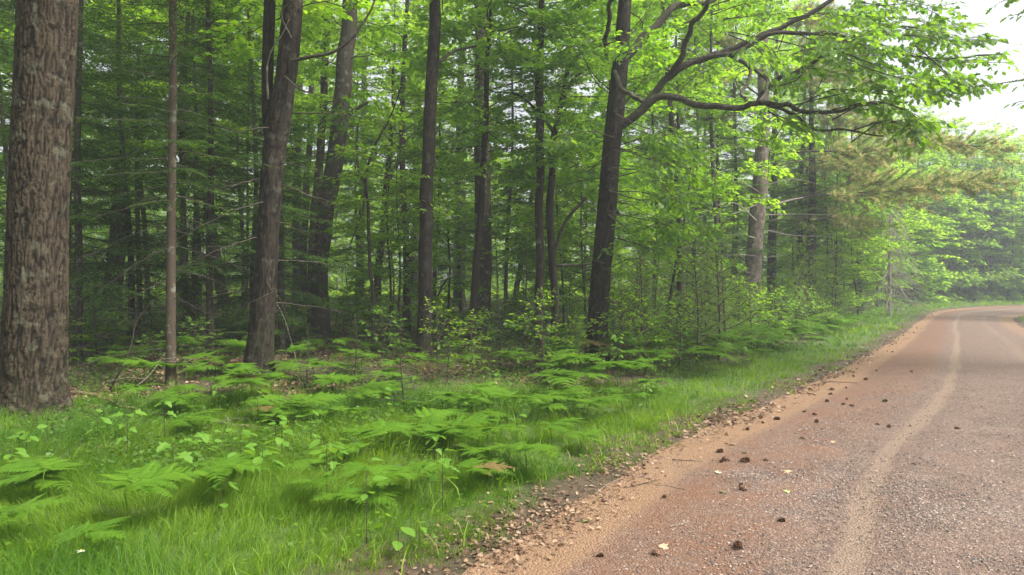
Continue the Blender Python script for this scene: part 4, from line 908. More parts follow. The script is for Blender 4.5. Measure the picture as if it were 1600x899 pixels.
# hemlocks: the dark boughs at the left, a few in the middle and before the great pine
for px, D, ci, h, lk in [(120, 15.5, 0, .95, 'dark layered hemlock'), (205, 18.5, 1, 1.15, 'dark layered hemlock'), (330, 16.0, 0, 1.05, 'dark layered hemlock'), (300, 24, 1, 1.3, 'hemlock in shade'), (395, 19.5, 1, 1.0, 'hemlock in shade'), (20, 21, 0, 1.2, 'hemlock in shade'),
                         (440, 17.0, 1, .8, 'dark layered hemlock'), (790, 30, 0, 1.2, 'dark distant hemlock'), (1085, 27, 1, .95, 'soft drooping hemlock'), (1130, 31, 0, 1.0, 'soft drooping hemlock'), (1020, 30, 0, 1.1, 'soft drooping hemlock'),
                         (1150, 36, 0, 1.2, 'soft drooping hemlock'), (1310, 38, 1, 1.0, 'hemlock at the edge of the wood'), (1345, 44, 0, 1.1, 'hemlock at the edge of the wood'), (720, 36, 1, 1.3, 'dark distant hemlock'), (560, 40, 0, 1.3, 'dark distant hemlock')]:
    wood_tree('hemlock', (px - HX) / F * D, D, ti=RW.integers(12), ci=ci, ths=.75, h=h, rz=RW.random() * 6.28, look=lk, name='hemlock_tree', group='hemlocks in the wood')
# edge trees running down to the bend
for px, D, kind, ci, h in [(1290, 34, 'under', 1, 1.1), (1320, 37, 'under', 0, 1.2), (1345, 40, 'tall', 1, .8), (1370, 46, 'under', 1, 1.2), (1395, 52, 'tall', 0, .95), (1425, 60, 'tall', 2, 1.0), (1450, 66, 'tall', 1, 1.0), (1475, 70, 'tall', 0, 1.05), (1500, 68, 'hemlock', 0, 1.3), (1520, 72, 'tall', 1, 1.0), (1545, 68, 'tall', 2, .95),
                           (1568, 72, 'tall', 0, .95), (1590, 70, 'tall', 1, .95), (1620, 72, 'tall', 1, 1.0), (1655, 70, 'tall', 0, 1.), (1440, 62, 'under', 1, 1.3), (1463, 64, 'under', 0, 1.4), (1490, 64, 'under', 1, 1.3), (1515, 65, 'under', 0, 1.4), (1540, 64, 'under', 1, 1.3), (1565, 65, 'under', 0, 1.4), (1588, 65, 'under', 1, 1.4), (1612, 66, 'under', 1, 1.4),
                           (1405, 56, 'under', 0, 1.2), (1428, 57, 'under', 2, 1.5), (1452, 60, 'under', 2, 1.6), (1476, 61, 'under', 2, 1.5), (1500, 62, 'under', 2, 1.7), (1524, 62, 'under', 2, 1.5), (1550, 62, 'under', 2, 1.7), (1575, 62.5, 'under', 2, 1.5), (1600, 63, 'under', 2, 1.6), (1480, 66, 'under', 1, 1.6), (1530, 66, 'under', 1, 1.7), (1578, 67, 'under', 0, 1.8), (1385, 50, 'under', 2, 1.3), (1300, 32, 'under', 2, 1.0),
                           (1340, 33.5, 'under', 2, 1.0), (1250, 30, 'under', 2, .9)]:
    far_ = kind in ('tall', 'under') and D > 55
    wood_tree('edge' if far_ else kind, (px - HX) / F * D, D, ti=RW.integers(12), ci=ci % 2 if far_ else ci, ths=1.0, h=(h * .62 if kind == 'under' else h * 1.25) if far_ else h, rz=RW.random() * 6.28, look='hazy ' * (px >= 1400) + ('tall ' if kind == 'tall' else 'low ') + ('leafy tree' if kind != 'hemlock' else 'hemlock') + (' at the wood edge' if px < 1400 else ''), name='broad_tree' if kind != 'hemlock' else 'hemlock_tree', group='trees along the road to the bend')
for x, y, h, ci in ((29.6, 34.0, .8, 1), (36.5, 37.0, .8, 0)):
    wood_tree('tall', x, y, ti=3, ci=ci, ths=1.3, h=h, rz=RW.random() * 6, cz=-1.2, look='broad tree inside the bend', group='trees right of the road')
spread('pine_small', 16, 15, 30, 930, 1330, 2.6, 1.1, lambda p, D: dict(ti=RW.integers(3), ci=0, h=.55 + .6 * RW.random(), rz=RW.random() * 6.28), look='feathery young pine', name='pine_sapling', group='young pines at the wood edge', clear=lambda p, D: 1130 < p < 1240)
for px, py, h, ci in ((555, 603, .75, 0), (628, 642, .75, 0), (1095, 560, 1.0, 0), (320, 560, .8, 0), (455, 545, 1.0, 0), (480, 600, .6, 0), (150, 560, 1.1, 0), (215, 540, .9, 1), (120, 540, .7, 1), (620, 560, .8, 0), (780, 575, 1.1, 0), (820, 560, .8, 1), (690, 545, .8, 0), (960, 570, 1.1, 0), (1000, 560, .8, 1), (890, 560, 1.0, 0), (350, 520, .8, 1), (540, 520, .9, 0), (700, 600, .6, 0), (905, 600, .7, 0), (430, 520, .9, 1), (1070, 530, .85, 1)):
    g = G(px, py); wood_tree('fir_small', g.x, g.y, ti=1, ci=ci, h=h, rz=px, look='small dark fir sapling' if ci == 0 else 'tall dark fir sapling', name='fir_sapling', group='fir saplings on the forest floor')
spread('shrub', 120, 10, 34, -40, 1360, 1.9, .7, lambda p, D: dict(ti=RW.integers(3), ci=RW.integers(2), h=.6 + .6 * RW.random(), rz=RW.random() * 6.28), look='leafy bush', name='shrub', group='bushes of the undergrowth', far=15,
       clear=lambda p, D: (D < 13 and p < 880) or (430 < p < 560 and D < 22))
spread('shrub', 34, 13, 32, 900, 1340, 2.4, .8, lambda p, D: dict(ti=RW.integers(3), ci=RW.integers(2), h=.9 + .6 * RW.random(), rz=RW.random() * 6.28), look='full bush by verge', name='shrub', group='bushes along the verge', smax=7)
for o, *_ in REG:
    if o.name.startswith('shrub'): o['category'] = 'shrub'
    elif 'sapling' in o.name: o['category'] = 'sapling'

for x, y, ci in ((-7.5, 1.5, 0), (-6.0, -4.5, 1), (-12.0, 3.5, 2), (-1.5, -9.0, 0)):  # added trees, never in view, whose crowns shade the near grass
    wood_tree('tall', x, y, ti=2, ci=ci, ths=1.6, h=1.0, rz=x, cz=.5, look='unseen tree added so its crown shades the near grass', group='unseen shade trees added beside the camera')
    REG[-1] = (REG[-1][0], 'unseen tree added to shade the near grass', {-7.5: 1, -6.0: 2, -12.0: 3, -1.5: 4}[x], 'unseen shade trees added beside the camera', False)
# the far-off wood that closes the view, one mass
def far_wood():
    rng = np.random.default_rng(9); mb = MB(); n = 0; pos = []
    while n < 125:
        D = 78 + 45 * rng.random(); px = -150 + 1900 * rng.random(); x = (px - HX) / F * D
        if any((x - a)**2 + (D - c)**2 < 12 for a, c in pos): continue
        s = sL(np.array([x]), np.array([D]))[0][0]
        if s < 6: continue
        pos.append((x, D)); n += 1; z0 = float(hz(np.array([x]), np.array([D]))[0]); H = 14 + 8 * rng.random()
        tube(mb, [(x, D, z0 - .3), (x + rng.normal(0, .3), D, z0 + H * .5), (x + rng.normal(0, .4), D, z0 + H * .9)], [.2, .15, .04], 6, m=0)
        k = 1500; u = rng.random(k) ** .8; zz = z0 + .6 + (H - .6) * u; ly = np.floor(rng.random(k) * 40)
        a = ly * 2.4 + rng.normal(0, .35, k); r = (3.4 * np.sin(np.pi * np.clip(.12 + .88 * ly / 40, 0, 1)) ** .6) * rng.random(k) ** .6
        zz = z0 + .6 + (H - .6) * ly / 40 + r * .15 + rng.normal(0, .18, k)
        Pp = np.stack([x + r * np.cos(a), D + r * np.sin(a), zz], 1)
        scatter(mb, RHOMB, Pp, np.stack([np.cos(a), np.sin(a), -.2 + 0 * a], 1) + rng.normal(0, .4, (k, 3)), UP + rng.normal(0, .45, (k, 3)), .36 + .2 * rng.random(k), m=1, rnd=rng.random(k))
    k = 26000; D = 62 + 62 * rng.random(k); px = -150 + 1900 * rng.random(k); x = (px - HX) / F * D; s = sL(x, D)[0]; q = s > 5; x, D = x[q], D[q]; k = len(x)
    z = hz(x, D) + 3.2 * rng.random(k) ** 1.3 * (.5 + .5 * vnoise(x * .4, D * .4, seed=15))
    scatter(mb, RHOMB, np.stack([x, D, z], 1), rng.normal(0, 1, (k, 3)) * [1, 1, .4], UP + rng.normal(0, .6, (k, 3)), .42 + .25 * rng.random(k), m=1, rnd=rng.random(k))
    tag(link('far_woodland', mb.mesh('far_woodland', [M['bark_grey'], M['leaf_far']])), 'far-off green wood closing the view behind all the trees', 'woodland', kind='stuff')
far_wood()
def over_right():
    """the tree standing off the right of the frame, whose leaf sprays hang into the corner"""
    B = np.array([15.5, 13.5, 0.]); B[2] = float(hz(B[:1], B[1:2])[0]); rng = np.random.default_rng(6)
    t = thing('oak_tree', 'oak outside the right edge whose leafy sprays hang into the upper right corner', 'tree', B)
    mb = MB(); tube(mb, catmull([(0, 0, -.3), (0, 0, 3), (-.2, 0, 8), (0, 0, 12)], 20), np.linspace(.28, .1, 20), 14); finish(mb, 'trunk', M['bark_mid'], t)
    mb = MB()
    for z, pts in ((5.5, [(1700, -60), (1620, -20), (1560, 5)]), (6, [(1680, -20), (1630, 10), (1580, 25)]), (4.6, [(1720, 90), (1640, 115), (1580, 128), (1500, 138)]), (4.3, [(1700, 140), (1640, 150), (1590, 160)]), (6, [(1720, -80), (1600, -40), (1480, -15)])):
        PP = np.array([np.array([-.1, 0, z])] + [at(x, y, 12.2) - B for x, y in pts]); leafy_limb(mb, rng, catmull(PP, 12), .03, tw=.5, tpl=OAKL, lsize=.13, t0=.45, step=.14, flat=.5, droop=.35, spacing=.08)
    finish(mb, 'foliage', [M['twig'], M['leaf_oak']], t, kind='stuff')
    c = link('crown', CR['tall'][0], t, loc=(.8, 0, 3))
over_right()
print('wood done')

# ---------------------------------------------------------------- bracken ferns
def pinna_mesh(seed):
    rng = np.random.default_rng(seed); mb = MB(); k = 11; x = .06 + .9 * np.arange(k) / k
    for sg in (-1, 1):
        w = .235 * (1 - x) ** .75 + .03; n = len(x)
        P = np.stack([x, 0 * x, -.10 * x**2], 1); D = np.stack([.42 + 0 * x, sg * .9 + 0 * x, -.12 + 0 * x], 1) + rng.normal(0, .05, (n, 3))
        tv = np.array([(-.0, -.24, 0), (.55, -.2, .02), (1, 0, -.04), (.6, .2, .02), (0, .24, 0)]); tf = np.array([(0, 1, 2), (0, 2, 3), (0, 3, 4)])
        scatter(mb, (tv * [1, 1, 1], tf), P, D, np.tile([0, 0, 1.], (n, 1)), w, rnd=.3 + .5 * rng.random(n))
    scatter(mb, NEEDLE, [[0, 0, .002]], [[1, 0, -.08]], [[0, 0, 1.]], 1.0, rnd=np.array([.9]))
    return mb
PIN = [pinna_mesh(i) for i in range(3)]; PINM = [p.mesh('pinna', M['fern']) for p in PIN]
def frond_layout(rng, L, N=10):
    """positions, directions and lengths of the pinnae along an arching midrib of length L along +x"""
    t = .10 + .86 * (np.arange(N) / (N - 1)) ** .95; xs = L * t; zs = .14 * L * t - .26 * L * t**2
    out_ = []
    for i in range(N):
        for sg in (-1, 1):
            l = L * (.56 * (1 - t[i]) ** .8 + .04) * (.9 + .2 * rng.random()); an = sg * (1.12 - .25 * t[i]) + rng.normal(0, .05)
            out_.append(((xs[i] + rng.normal(0, .004), 0, zs[i]), an, l, rng.normal(-.05, .08) - .1 + .18 - .72 * t[i] * .3))
    P = np.stack([L * np.linspace(0, 1, 8), 0 * np.linspace(0, 1, 8), .14 * L * np.linspace(0, 1, 8) - .26 * L * np.linspace(0, 1, 8)**2], 1)
    return out_, P
def rib(L, P):
    mb = MB(); tube(mb, P, np.linspace(.0035, .001, len(P)), 4, cap=False, rnd=.95); return mb
FR = []
for i in range(5):
    rng = np.random.default_rng(200 + i); lay, P = frond_layout(rng, 1.0, 9 + i % 2); mb = rib(1, P)
    for (o, an, l, ti) in lay:
        p = PIN[rng.integers(3)]; V = np.vstack(p.V); T = np.vstack(p.T); V = V * l
        V[:, 2] += V[:, 0] * ti; c, s = math.cos(an), math.sin(an)
        mb.add(np.stack([V[:, 0] * c - V[:, 1] * s + o[0], V[:, 0] * s + V[:, 1] * c + o[1], V[:, 2] + o[2]], 1), T=T, rnd=np.concatenate(p.A))
    FR.append(mb.mesh('frond', M['fern']))
FRB = FR[0].copy(); FRB.materials[0] = M['fern_brown']
RIBS = [rib(1, frond_layout(np.random.default_rng(1), 1.0)[1]).mesh('frond', M['fern'])]
mb = MB(); tube(mb, [(0, 0, -.08), (.02, 0, .4), (.0, .01, .8), (.0, 0, 1)], [.0055, .005, .004, .003], 6, rnd=.6); STM = mb.mesh('stem', M['fern'])
def fern(x, y, size, h, rz, close, lean=.15):
    z = float(hz(np.array([x]), np.array([y]))[0]); t = thing('bracken_fern', None, 'fern', (x, y, z), rz)
    link('stem', STM, t, scale=(1, 1, h))
    for k, (az, f, pt) in enumerate(((0, 1.0, .06), (1.25, .72, .02), (-1.25, .72, .02))):
        if close:
            o = link('frond', RIBS[0], t, loc=(0, 0, h * .97))
            lay, _ = frond_layout(np.random.default_rng(RW.integers(1e6)), 1.0, 10)
            for (q, an, l, ti) in lay:
                p = link('pinna', PINM[RW.integers(3)], o, loc=q, scale=l); p.rotation_euler = (RW.normal(0, .08), -ti * .9, an)
        else: o = link('frond', FR[RW.integers(5)] if RW.random() > .015 else FRB, t, loc=(0, 0, h * .97))
        o.rotation_euler = (RW.normal(0, .13), -pt + RW.normal(0, .09), az + RW.normal(0, .2)); o.scale = (size * f * (.85 + .3 * RW.random()),) * 3
    return t
near = [(195, 838, .72, .50, .5, 1), (70, 800, .62, .45, 2.6, 1), (330, 800, .6, .5, .1, 1), (262, 655, .7, .4, .3, 1), (300, 690, .62, .35, -.4, 1), (470, 668, .75, .45, .4, 1), (420, 660, .6, .4, 2.6, 1), (590, 800, .55, .40, .2, 1), (640, 775, .5, .35, -.5, 1), (560, 740, .5, .33, 2.9, 1),
        (610, 720, .7, .4, 2.5, 1), (700, 712, .7, .42, .1, 1), (760, 715, .7, .42, -.4, 0), (655, 690, .6, .35, .7, 0), (820, 745, .55, .4, -.7, 0), (690, 655, .7, .45, .2, 0), (740, 640, .75, .45, -.2, 0), (790, 660, .7, .45, .4, 0), (840, 660, .65, .45, -.4, 0), (560, 640, .7, .4, .3, 0), (500, 620, .7, .4, .2, 0), (535, 675, .5, .35, .9, 0),
        (880, 640, .7, .4, -.6, 0), (930, 660, .6, .4, -.6, 0), (970, 650, .6, .4, -.5, 0), (1000, 625, .7, .4, -.6, 0), (10, 860, .5, .35, .3, 0), (15, 770, .5, .35, .3, 0), (860, 700, .5, .35, .4, 0), (735, 770, .45, .3, .4, 0)]
NF = 0
for i, (px, py, sz, h, rz, cl) in enumerate(near):
    g = G(px, py)
    for q in range(1 + (i % 2)):
        a_ = RW.random() * 6.28; r_ = .25 + .4 * RW.random(); t = fern(g.x + r_ * math.cos(a_), g.y + r_ * math.sin(a_), sz * (.45 + .35 * RW.random()), h * (.35 + .4 * RW.random()), rz + RW.normal(0, .9), 0); reg(t, 'small low bracken', HX + F * t.location.x / t.location.y, 'small bracken ferns in front'); NF += 1
    t = fern(g.x, g.y, sz * .82, h * .72, rz, cl); reg(t, 'large bracken fern in the grass' if cl else 'bracken fern before the trees', px, 'bracken ferns in front'); NF += 1
def fern_zone(n, plo, phi, dlo, dhi, smin, smax, sz, h, pw=1.0, thin=None, look='bracken fern in the dense fern bed'):
    global NF, RW
    RW = np.random.default_rng(int(plo + dlo * 13)); k = tries = 0
    while k < n and tries < n * 40:
        tries += 1; D = dlo + (dhi - dlo) * RW.random() ** pw; px = plo + (phi - plo) * RW.random(); x = (px - HX) / F * D
        s, a = sL(np.array([x]), np.array([D]))
        if not (smin < s[0] < smax): continue
        if thin is not None and vnoise(x * .5, D * .5, seed=77) < thin: continue
        t = fern(x, D, sz * (.75 + .5 * RW.random()), h * (.7 + .6 * RW.random()), RW.random() * 6.28 if RW.random() < .4 else -.6 + RW.normal(0, .5), 0)
        row = 'front' if D < dlo + (dhi - dlo) * .33 else 'middle' if D < dlo + (dhi - dlo) * .66 else 'back'
        reg(t, look.replace('bracken fern', row + ' row bracken').replace(' beside the verge', ' by verge'), px, row + ' row ferns', row != 'front'); k += 1; NF += 1
def far_ferns():
    """the bracken too far off to tell frond from frond"""
    rng = np.random.default_rng(71); mb = MB(); n = 900; D = 18 + 34 * rng.random(n) ** 1.3; px = -40 + 1470 * rng.random(n); x = (px - HX) / F * D; s = sL(x, D)[0]
    k = ((s > 1.6) & (s < 6.5)) | ((s > 3) & (vnoise(x * .3, D * .3, seed=78) > .0)); x, D = x[k], D[k]; n = len(x); z = hz(x, D) + .3 + .3 * rng.random(n)
    for b in range(3):
        az = rng.random(n) * 6.28; L = .5 + .3 * rng.random(n)
        for i in range(6):
            for sg in (-1, 1):
                t = .1 + .15 * i; P = np.stack([x + np.cos(az) * L * t, D + np.sin(az) * L * t, z - .3 * L * t**2], 1); a2 = az + sg * 1.0
                scatter(mb, KITE, P, np.stack([np.cos(a2), np.sin(a2), 0 * a2 - .15], 1), UP + rng.normal(0, .15, P.shape), L * (.62 * (1 - t) + .06) * 1.1, rnd=rng.random(n))
    tag(link('distant_bracken', mb.mesh('distant_bracken', M['fern'])), 'distant mass of bracken between the far trunks and along the far verge', 'ferns', kind='stuff')
fern_zone(120, 860, 1350, 9.5, 28, 1.5, 5.5, .58, .5, look='bracken fern beside the verge')
fern_zone(20, 110, 420, 13, 22, 3, 40, .75, .55, look='bracken fern in shade')
fern_zone(72, 120, 900, 9.5, 17, 2.5, 30, .52, .38, thin=-.3, look='bracken fern in shade')
far_ferns()
print('ferns', NF)

# ---------------------------------------------------------------- saplings with separate leaves
def leafmesh(tpl, m, name='leaf'):
    mb = MB(); mb.add(tpl[0], T=tpl[1], rnd=.2 + .6 * np.random.default_rng(len(tpl[0])).random()); return mb.mesh(name, M[m], smooth=False)
LM_MAPLE = leafmesh(MAPLE, 'sapling'); LM_OV = leafmesh(OVATE, 'sapling'); LM_OAK = leafmesh(OAKL, 'sapling')
SEED = []
def seedling(px, py, h, tiers, ls, kind, label, lean=0.0):
    g = G(px, py); t = thing('seedling', label, 'seedling', g, group='broad-leaved seedlings'); SEED.append(t)
    mb = MB(); P = catmull([(0, 0, -.04), (lean * .3, .01, h * .5), (lean, 0, h)], 8); tube(mb, P, np.linspace(.004, .002, 8), 5); link('stem', mb.mesh('stem', M['twig']), t)
    az = RW.random() * 6.28; lm = {'m': LM_MAPLE, 'o': LM_OV, 'k': LM_OAK}[kind]
    for i in range(tiers):
        u = .45 + .55 * (i + 1) / tiers; q = np.array([np.interp(u, np.linspace(0, 1, 8), P[:, k]) for k in range(3)]); az += 1.57 + RW.normal(0, .3)
        for sg in ((0, math.pi) if i < tiers - 1 else (0, 2.1, 4.2)):
            a = az + sg + RW.normal(0, .25); r = ls * (.25 + .5 * RW.random()); l = ls * (.75 + .5 * RW.random())
            o = link('leaf', lm, t, loc=(q[0] + r * math.cos(a), q[1] + r * math.sin(a), q[2] + .02 + RW.normal(0, .02)), scale=l); o.rotation_euler = (RW.normal(0, .25), .2 + RW.normal(0, .2), a)
seedling(270, 770, .42, 4, .12, 'm', 'light green maple seedling with pointed lobed leaves in front of the fallen log')
seedling(300, 760, .36, 4, .10, 'm', 'small maple seedling right beside the lobed-leaved one in the left grass', .08)
seedling(375, 770, .42, 6, .12, 'o', 'bushy seedling of rounded bright leaves near the lower left centre')
seedling(410, 775, .38, 5, .12, 'o', 'bright round-leaved seedling with a spreading top, in front of ferns')
seedling(440, 735, .42, 5, .10, 'o', 'round-leaved seedling just right of the brightest one in front')
seedling(402, 668, .45, 4, .12, 'o', 'pale broad-leaved seedling at the foot of the forked trunk')
seedling(430, 700, .36, 4, .10, 'o', 'low round-leaved seedling between ferns below the forked trunk')
seedling(622, 862, .16, 2, .13, 'o', 'tiny seedling with a few broad leaves at the litter edge')
seedling(345, 815, .25, 3, .10, 'o', 'low seedling with three leaf tiers in the front grass')
seedling(655, 850, .12, 2, .07, 'm', 'tiny lobed-leaved seedling close to the road edge litter')
seedling(745, 560, .9, 5, .16, 'o', 'tall thin seedling with long leaves before the central pine')
seedling(560, 700, .3, 4, .09, 'o', 'small dark seedling among the middle ferns')
seedling(1010, 640, .4, 5, .1, 'm', 'maple seedling rising from verge ferns right of the dark oak')
seedling(965, 610, .9, 7, .1, 'm', 'thin upright maple seedling just right of the dark oak foot')
seedling(40, 720, .3, 4, .12, 'o', 'broad-leaved seedling below the massive left trunk')
seedling(15, 745, .25, 3, .11, 'o', 'broad-leaved seedling at the very left edge of the grass')
seedling(1160, 585, .55, 6, .1, 'o', 'round-leaved seedling in the ferns beside the verge')
seedling(1225, 560, .6, 6, .1, 'm', 'maple seedling in ferns before the great pine')

k = 0
for px, py in [(150, 700), (205, 735), (480, 735), (520, 760), (455, 690), (345, 640), (380, 720), (600, 660), (640, 620), (680, 740), (720, 660), (770, 625), (810, 690), (850, 620), (900, 615), (575, 600), (520, 600), (940, 595), (1040, 600), (1090, 590), (330, 730), (245, 715), (500, 800), (700, 800), (560, 850)]:
    seedling(px + RW.normal(0, 8), py, .22 + .3 * RW.random(), 3 + k % 3, .07 + .04 * RW.random(), 'om'[k % 2], None)
    reg(SEED[-1], ['round-leaved seedling', 'lobed-leaved seedling'][k % 2] + ' between ferns', px, 'broad-leaved seedlings'); k += 1
# ---------------------------------------------------------------- grass, ground cover, litter
def in_view(x, y, pad=60, ylim=1010):
    px = HX + F * x / np.maximum(y, .1); py = HY + F * CH / np.maximum(y, .1)
    return (px > -pad) & (px < 1600 + pad) & (y > 2.6) & (py < ylim)
def blades(mb, rng, x, y, h, w, three=True, lean=.5, rnd=None, az=None):
    n = len(x); z = hz(x, y); az = rng.random(n) * 6.28 if az is None else az; b = lean * (.4 + .9 * rng.random(n))
    ts = np.array([0, .4, .75, 1.]) if three else np.array([0, .55, 1.])
    fa = rng.random(n) * 6.28
    L = []
    for t in ts:
        r = h * b * t**2; zz = h * (t - .38 * b * t**2.5)
        cx = x + r * np.cos(az); cyy = y + r * np.sin(az); ww = w * (1 - t**1.5) * .5
        if t < 1: L += [np.stack([cx + ww * np.cos(fa), cyy + ww * np.sin(fa), z + zz], 1), np.stack([cx - ww * np.cos(fa), cyy - ww * np.sin(fa), z + zz], 1)]
        else: L += [np.stack([cx, cyy, z + zz], 1)]
    V = np.stack(L, 1); k = V.shape[1]
    tri = [(0, 1, 3), (0, 3, 2), (2, 3, 5), (2, 5, 4), (4, 5, 6)] if three else [(0, 1, 3), (0, 3, 2), (2, 3, 4)]
    T = np.array(tri)[None] + (np.arange(n) * k)[:, None, None]
    mb.add(V.reshape(-1, 3), T=T.reshape(-1, 3), rnd=np.repeat(rnd if rnd is not None else rng.random(n), k))
def grass():
    rng = np.random.default_rng(44); mb = MB(); tot = 0
    for dlo, dhi, nt_, nb, hh, w, three in ((2.7, 6.5, 12500, 12, .30, .0042, True), (6.5, 11, 11000, 11, .28, .006, False), (11, 20, 11000, 8, .26, .011, False), (20, 64, 26000, 6, .34, .03, False)):
        y = np.sqrt(dlo**2 + (dhi**2 - dlo**2) * rng.random(nt_)); px = -60 + 1720 * rng.random(nt_); x = (px - HX) / F * y
        s, a = sL(x, y); r, _ = sR(x, y)
        gw = grass_w(a); e = .35 * vnoise(x * 1.5, y * 1.5, seed=61)
        p = ss(.0, .4, s + e * .9) * (1 - .85 * ss(gw, gw + 1.3, s + e * 2)) * (.55 + .45 * ss(-.4, .2, vnoise(x * 1.1, y * 1.1, seed=62)))
        p = np.maximum(p, ss(6, 9, s) * .12 * ss(.0, .4, vnoise(x * .4, y * .4, seed=63)))
        p = np.where(r > 0, ss(.1, .5, r), p)
        k = (rng.random(nt_) < p); x, y, s, a, r = x[k], y[k], s[k], a[k], r[k]
        hf = (.55 + .45 * ss(-.3, .5, vnoise(x * 1.3, y * 1.3, seed=64))) * (.4 + .6 * ss(.2, 1.0, np.maximum(s, r))) * (.65 + .6 * rng.random(len(x)))
        rn = np.clip(.42 + .4 * vnoise(x * .8, y * .8, seed=65) + rng.normal(0, .16, len(x)), 0, 1); la = 3.5 * vnoise(x * .9, y * .9, seed=66) + rng.normal(0, .8, len(x)); ln = .5 + .7 * rng.random(len(x))
        rep = lambda v: np.repeat(v, nb); n = len(x) * nb; rr = .045 * np.sqrt(rng.random(n)) * (1 + (dlo > 10)); aa = rng.random(n) * 6.28
        X_, Y_ = rep(x) + rr * np.cos(aa), rep(y) + rr * np.sin(aa)
        az = np.arctan2(np.sin(rep(la)) + .75 * np.sin(aa), np.cos(rep(la)) + .75 * np.cos(aa)) + rng.normal(0, .3, n)
        blades(mb, rng, X_, Y_, hh * rep(hf) * (.45 + .8 * rng.random(n)), w * (.6 + .8 * rng.random(n)), three, rep(ln), np.clip(rep(rn) + rng.normal(0, .2, n), 0, 1), az); tot += n
    # broad blades, pale straw and small weeds between them
    nw = 2600; y = 2.7 + 9 * rng.random(nw); px = -60 + 1500 * rng.random(nw); x = (px - HX) / F * y; s, a = sL(x, y); k = (s > .1) & (s < grass_w(a) + 1) ; x, y = x[k], y[k]
    blades(mb, rng, x, y, .12 + .16 * rng.random(len(x)), .008 + .006 * rng.random(len(x)), True, .6 + .5 * rng.random(len(x)), .6 + .4 * rng.random(len(x)))
    h0 = hz(x, y)
    for q in range(3):
        kk = rng.random(len(x)) < .45; P = np.stack([x[kk] + rng.normal(0, .03, kk.sum()), y[kk] + rng.normal(0, .03, kk.sum()), h0[kk] + .05 + .12 * rng.random(kk.sum())], 1)
        scatter(mb, OVATE, P, rng.normal(0, 1, P.shape) * [1, 1, .3], UP + rng.normal(0, .3, P.shape), .02 + .022 * rng.random(len(P)), rnd=.1 + .5 * rng.random(len(P)))
    print('blades', tot)
    tag(link('grass', mb.mesh('grass', M['grass'])), 'fine bright green grass on the road verge and forest edge', 'grass', kind='stuff')
grass()
def cover():
    rng = np.random.default_rng(45); mb = MB()
    for dlo, dhi, n, ls in ((6, 16, 60000, .045), (16, 34, 50000, .085), (34, 70, 20000, .16)):
        y = dlo + (dhi - dlo) * rng.random(n); px = -60 + 1700 * rng.random(n); x = (px - HX) / F * y; s, a = sL(x, y)
        p = ss(.8, 2.5, s) * ss(-.25, .25, vnoise(x * .6, y * .6, seed=71) + .3 * vnoise(x * 2, y * 2, seed=72))
        p = p * np.where(dlo > 16, 1., 1.)
        k = rng.random(n) < p; x, y = x[k], y[k]; n2 = len(x); z = hz(x, y) + (.02 + .16 * rng.random(n2) ** 1.5) * (1 + (y > 16) * .8 )
        D = rng.normal(0, 1, (n2, 3)) * [1, 1, .2]
        scatter(mb, RHOMB, np.stack([x, y, z], 1), D, UP + rng.normal(0, .35, (n2, 3)), ls * (.6 + .8 * rng.random(n2)), rnd=np.clip(rng.normal(.45, .3, n2), 0, 1))
    tag(link('ground_cover', mb.mesh('ground_cover', M['cover'])), 'low green leafy ground cover on the forest floor', 'ground cover', kind='stuff')
cover()
def litter():
    rng = np.random.default_rng(46); mb = MB()
    spots = [(230, 575, 60, 30), (350, 570, 90, 18), (530, 545, 60, 14), (600, 560, 70, 12), (700, 570, 60, 12), (150, 615, 60, 14), (560, 530, 50, 8), (840, 590, 60, 12), (660, 500, 60, 8), (440, 610, 60, 10), (470, 600, 80, 12)]
    for dlo, dhi, n, ls, tpl in ((3.4, 9.5, 66000, .038, OAKL), (8, 30, 110000, .07, RHOMB)):
        y = dlo + (dhi - dlo) * rng.random(n) ** 1.0; px = -60 + 1700 * rng.random(n); x = (px - HX) / F * y; s, a = sL(x, y)
        py = HY + F * (CH - .1) / y; g = np.zeros(n)
        for cx, cyy, rx, ry in spots: g = np.maximum(g, np.exp(-((px - cx) / rx) ** 2 - ((py - cyy) / ry) ** 2))
        edge = np.exp(-((s + .0) / .30) ** 2) * (.35 + .65 * ss(-.3, .3, vnoise(x * 1.2, y * 1.2, seed=81)))
        p = np.maximum(edge * (1 if dlo < 5 else .6), np.where(s > 3, 1.3 * g, 0)); p = np.maximum(p, .16 * ss(4, 7, s) * ss(-.1, .3, vnoise(x * .7, y * .7, seed=82)))
        p = np.where(s < -.5, 0, p)
        p = p * (1 if tpl is RHOMB else .8 * np.where(s > 2, .4, 1))
        k = rng.random(n) < p; x, y = x[k], y[k]; n2 = len(x); print('litter', n2)
        D = rng.normal(0, 1, (n2, 3)) * [1, 1, .25]; z = np.maximum(hz(x, y), zroad(x, y)) + .008 + .02 * rng.random(n2)
        scatter(mb, tpl, np.stack([x, y, z], 1), D, UP + rng.normal(0, .45, (n2, 3)), ls * (.6 + .8 * rng.random(n2)), rnd=rng.random(n2))
    tag(link('leaf_litter', mb.mesh('leaf_litter', M['litter'], smooth=False)), 'brown dry leaf litter along the road edge and under the trees', 'leaf litter', kind='stuff')
litter()

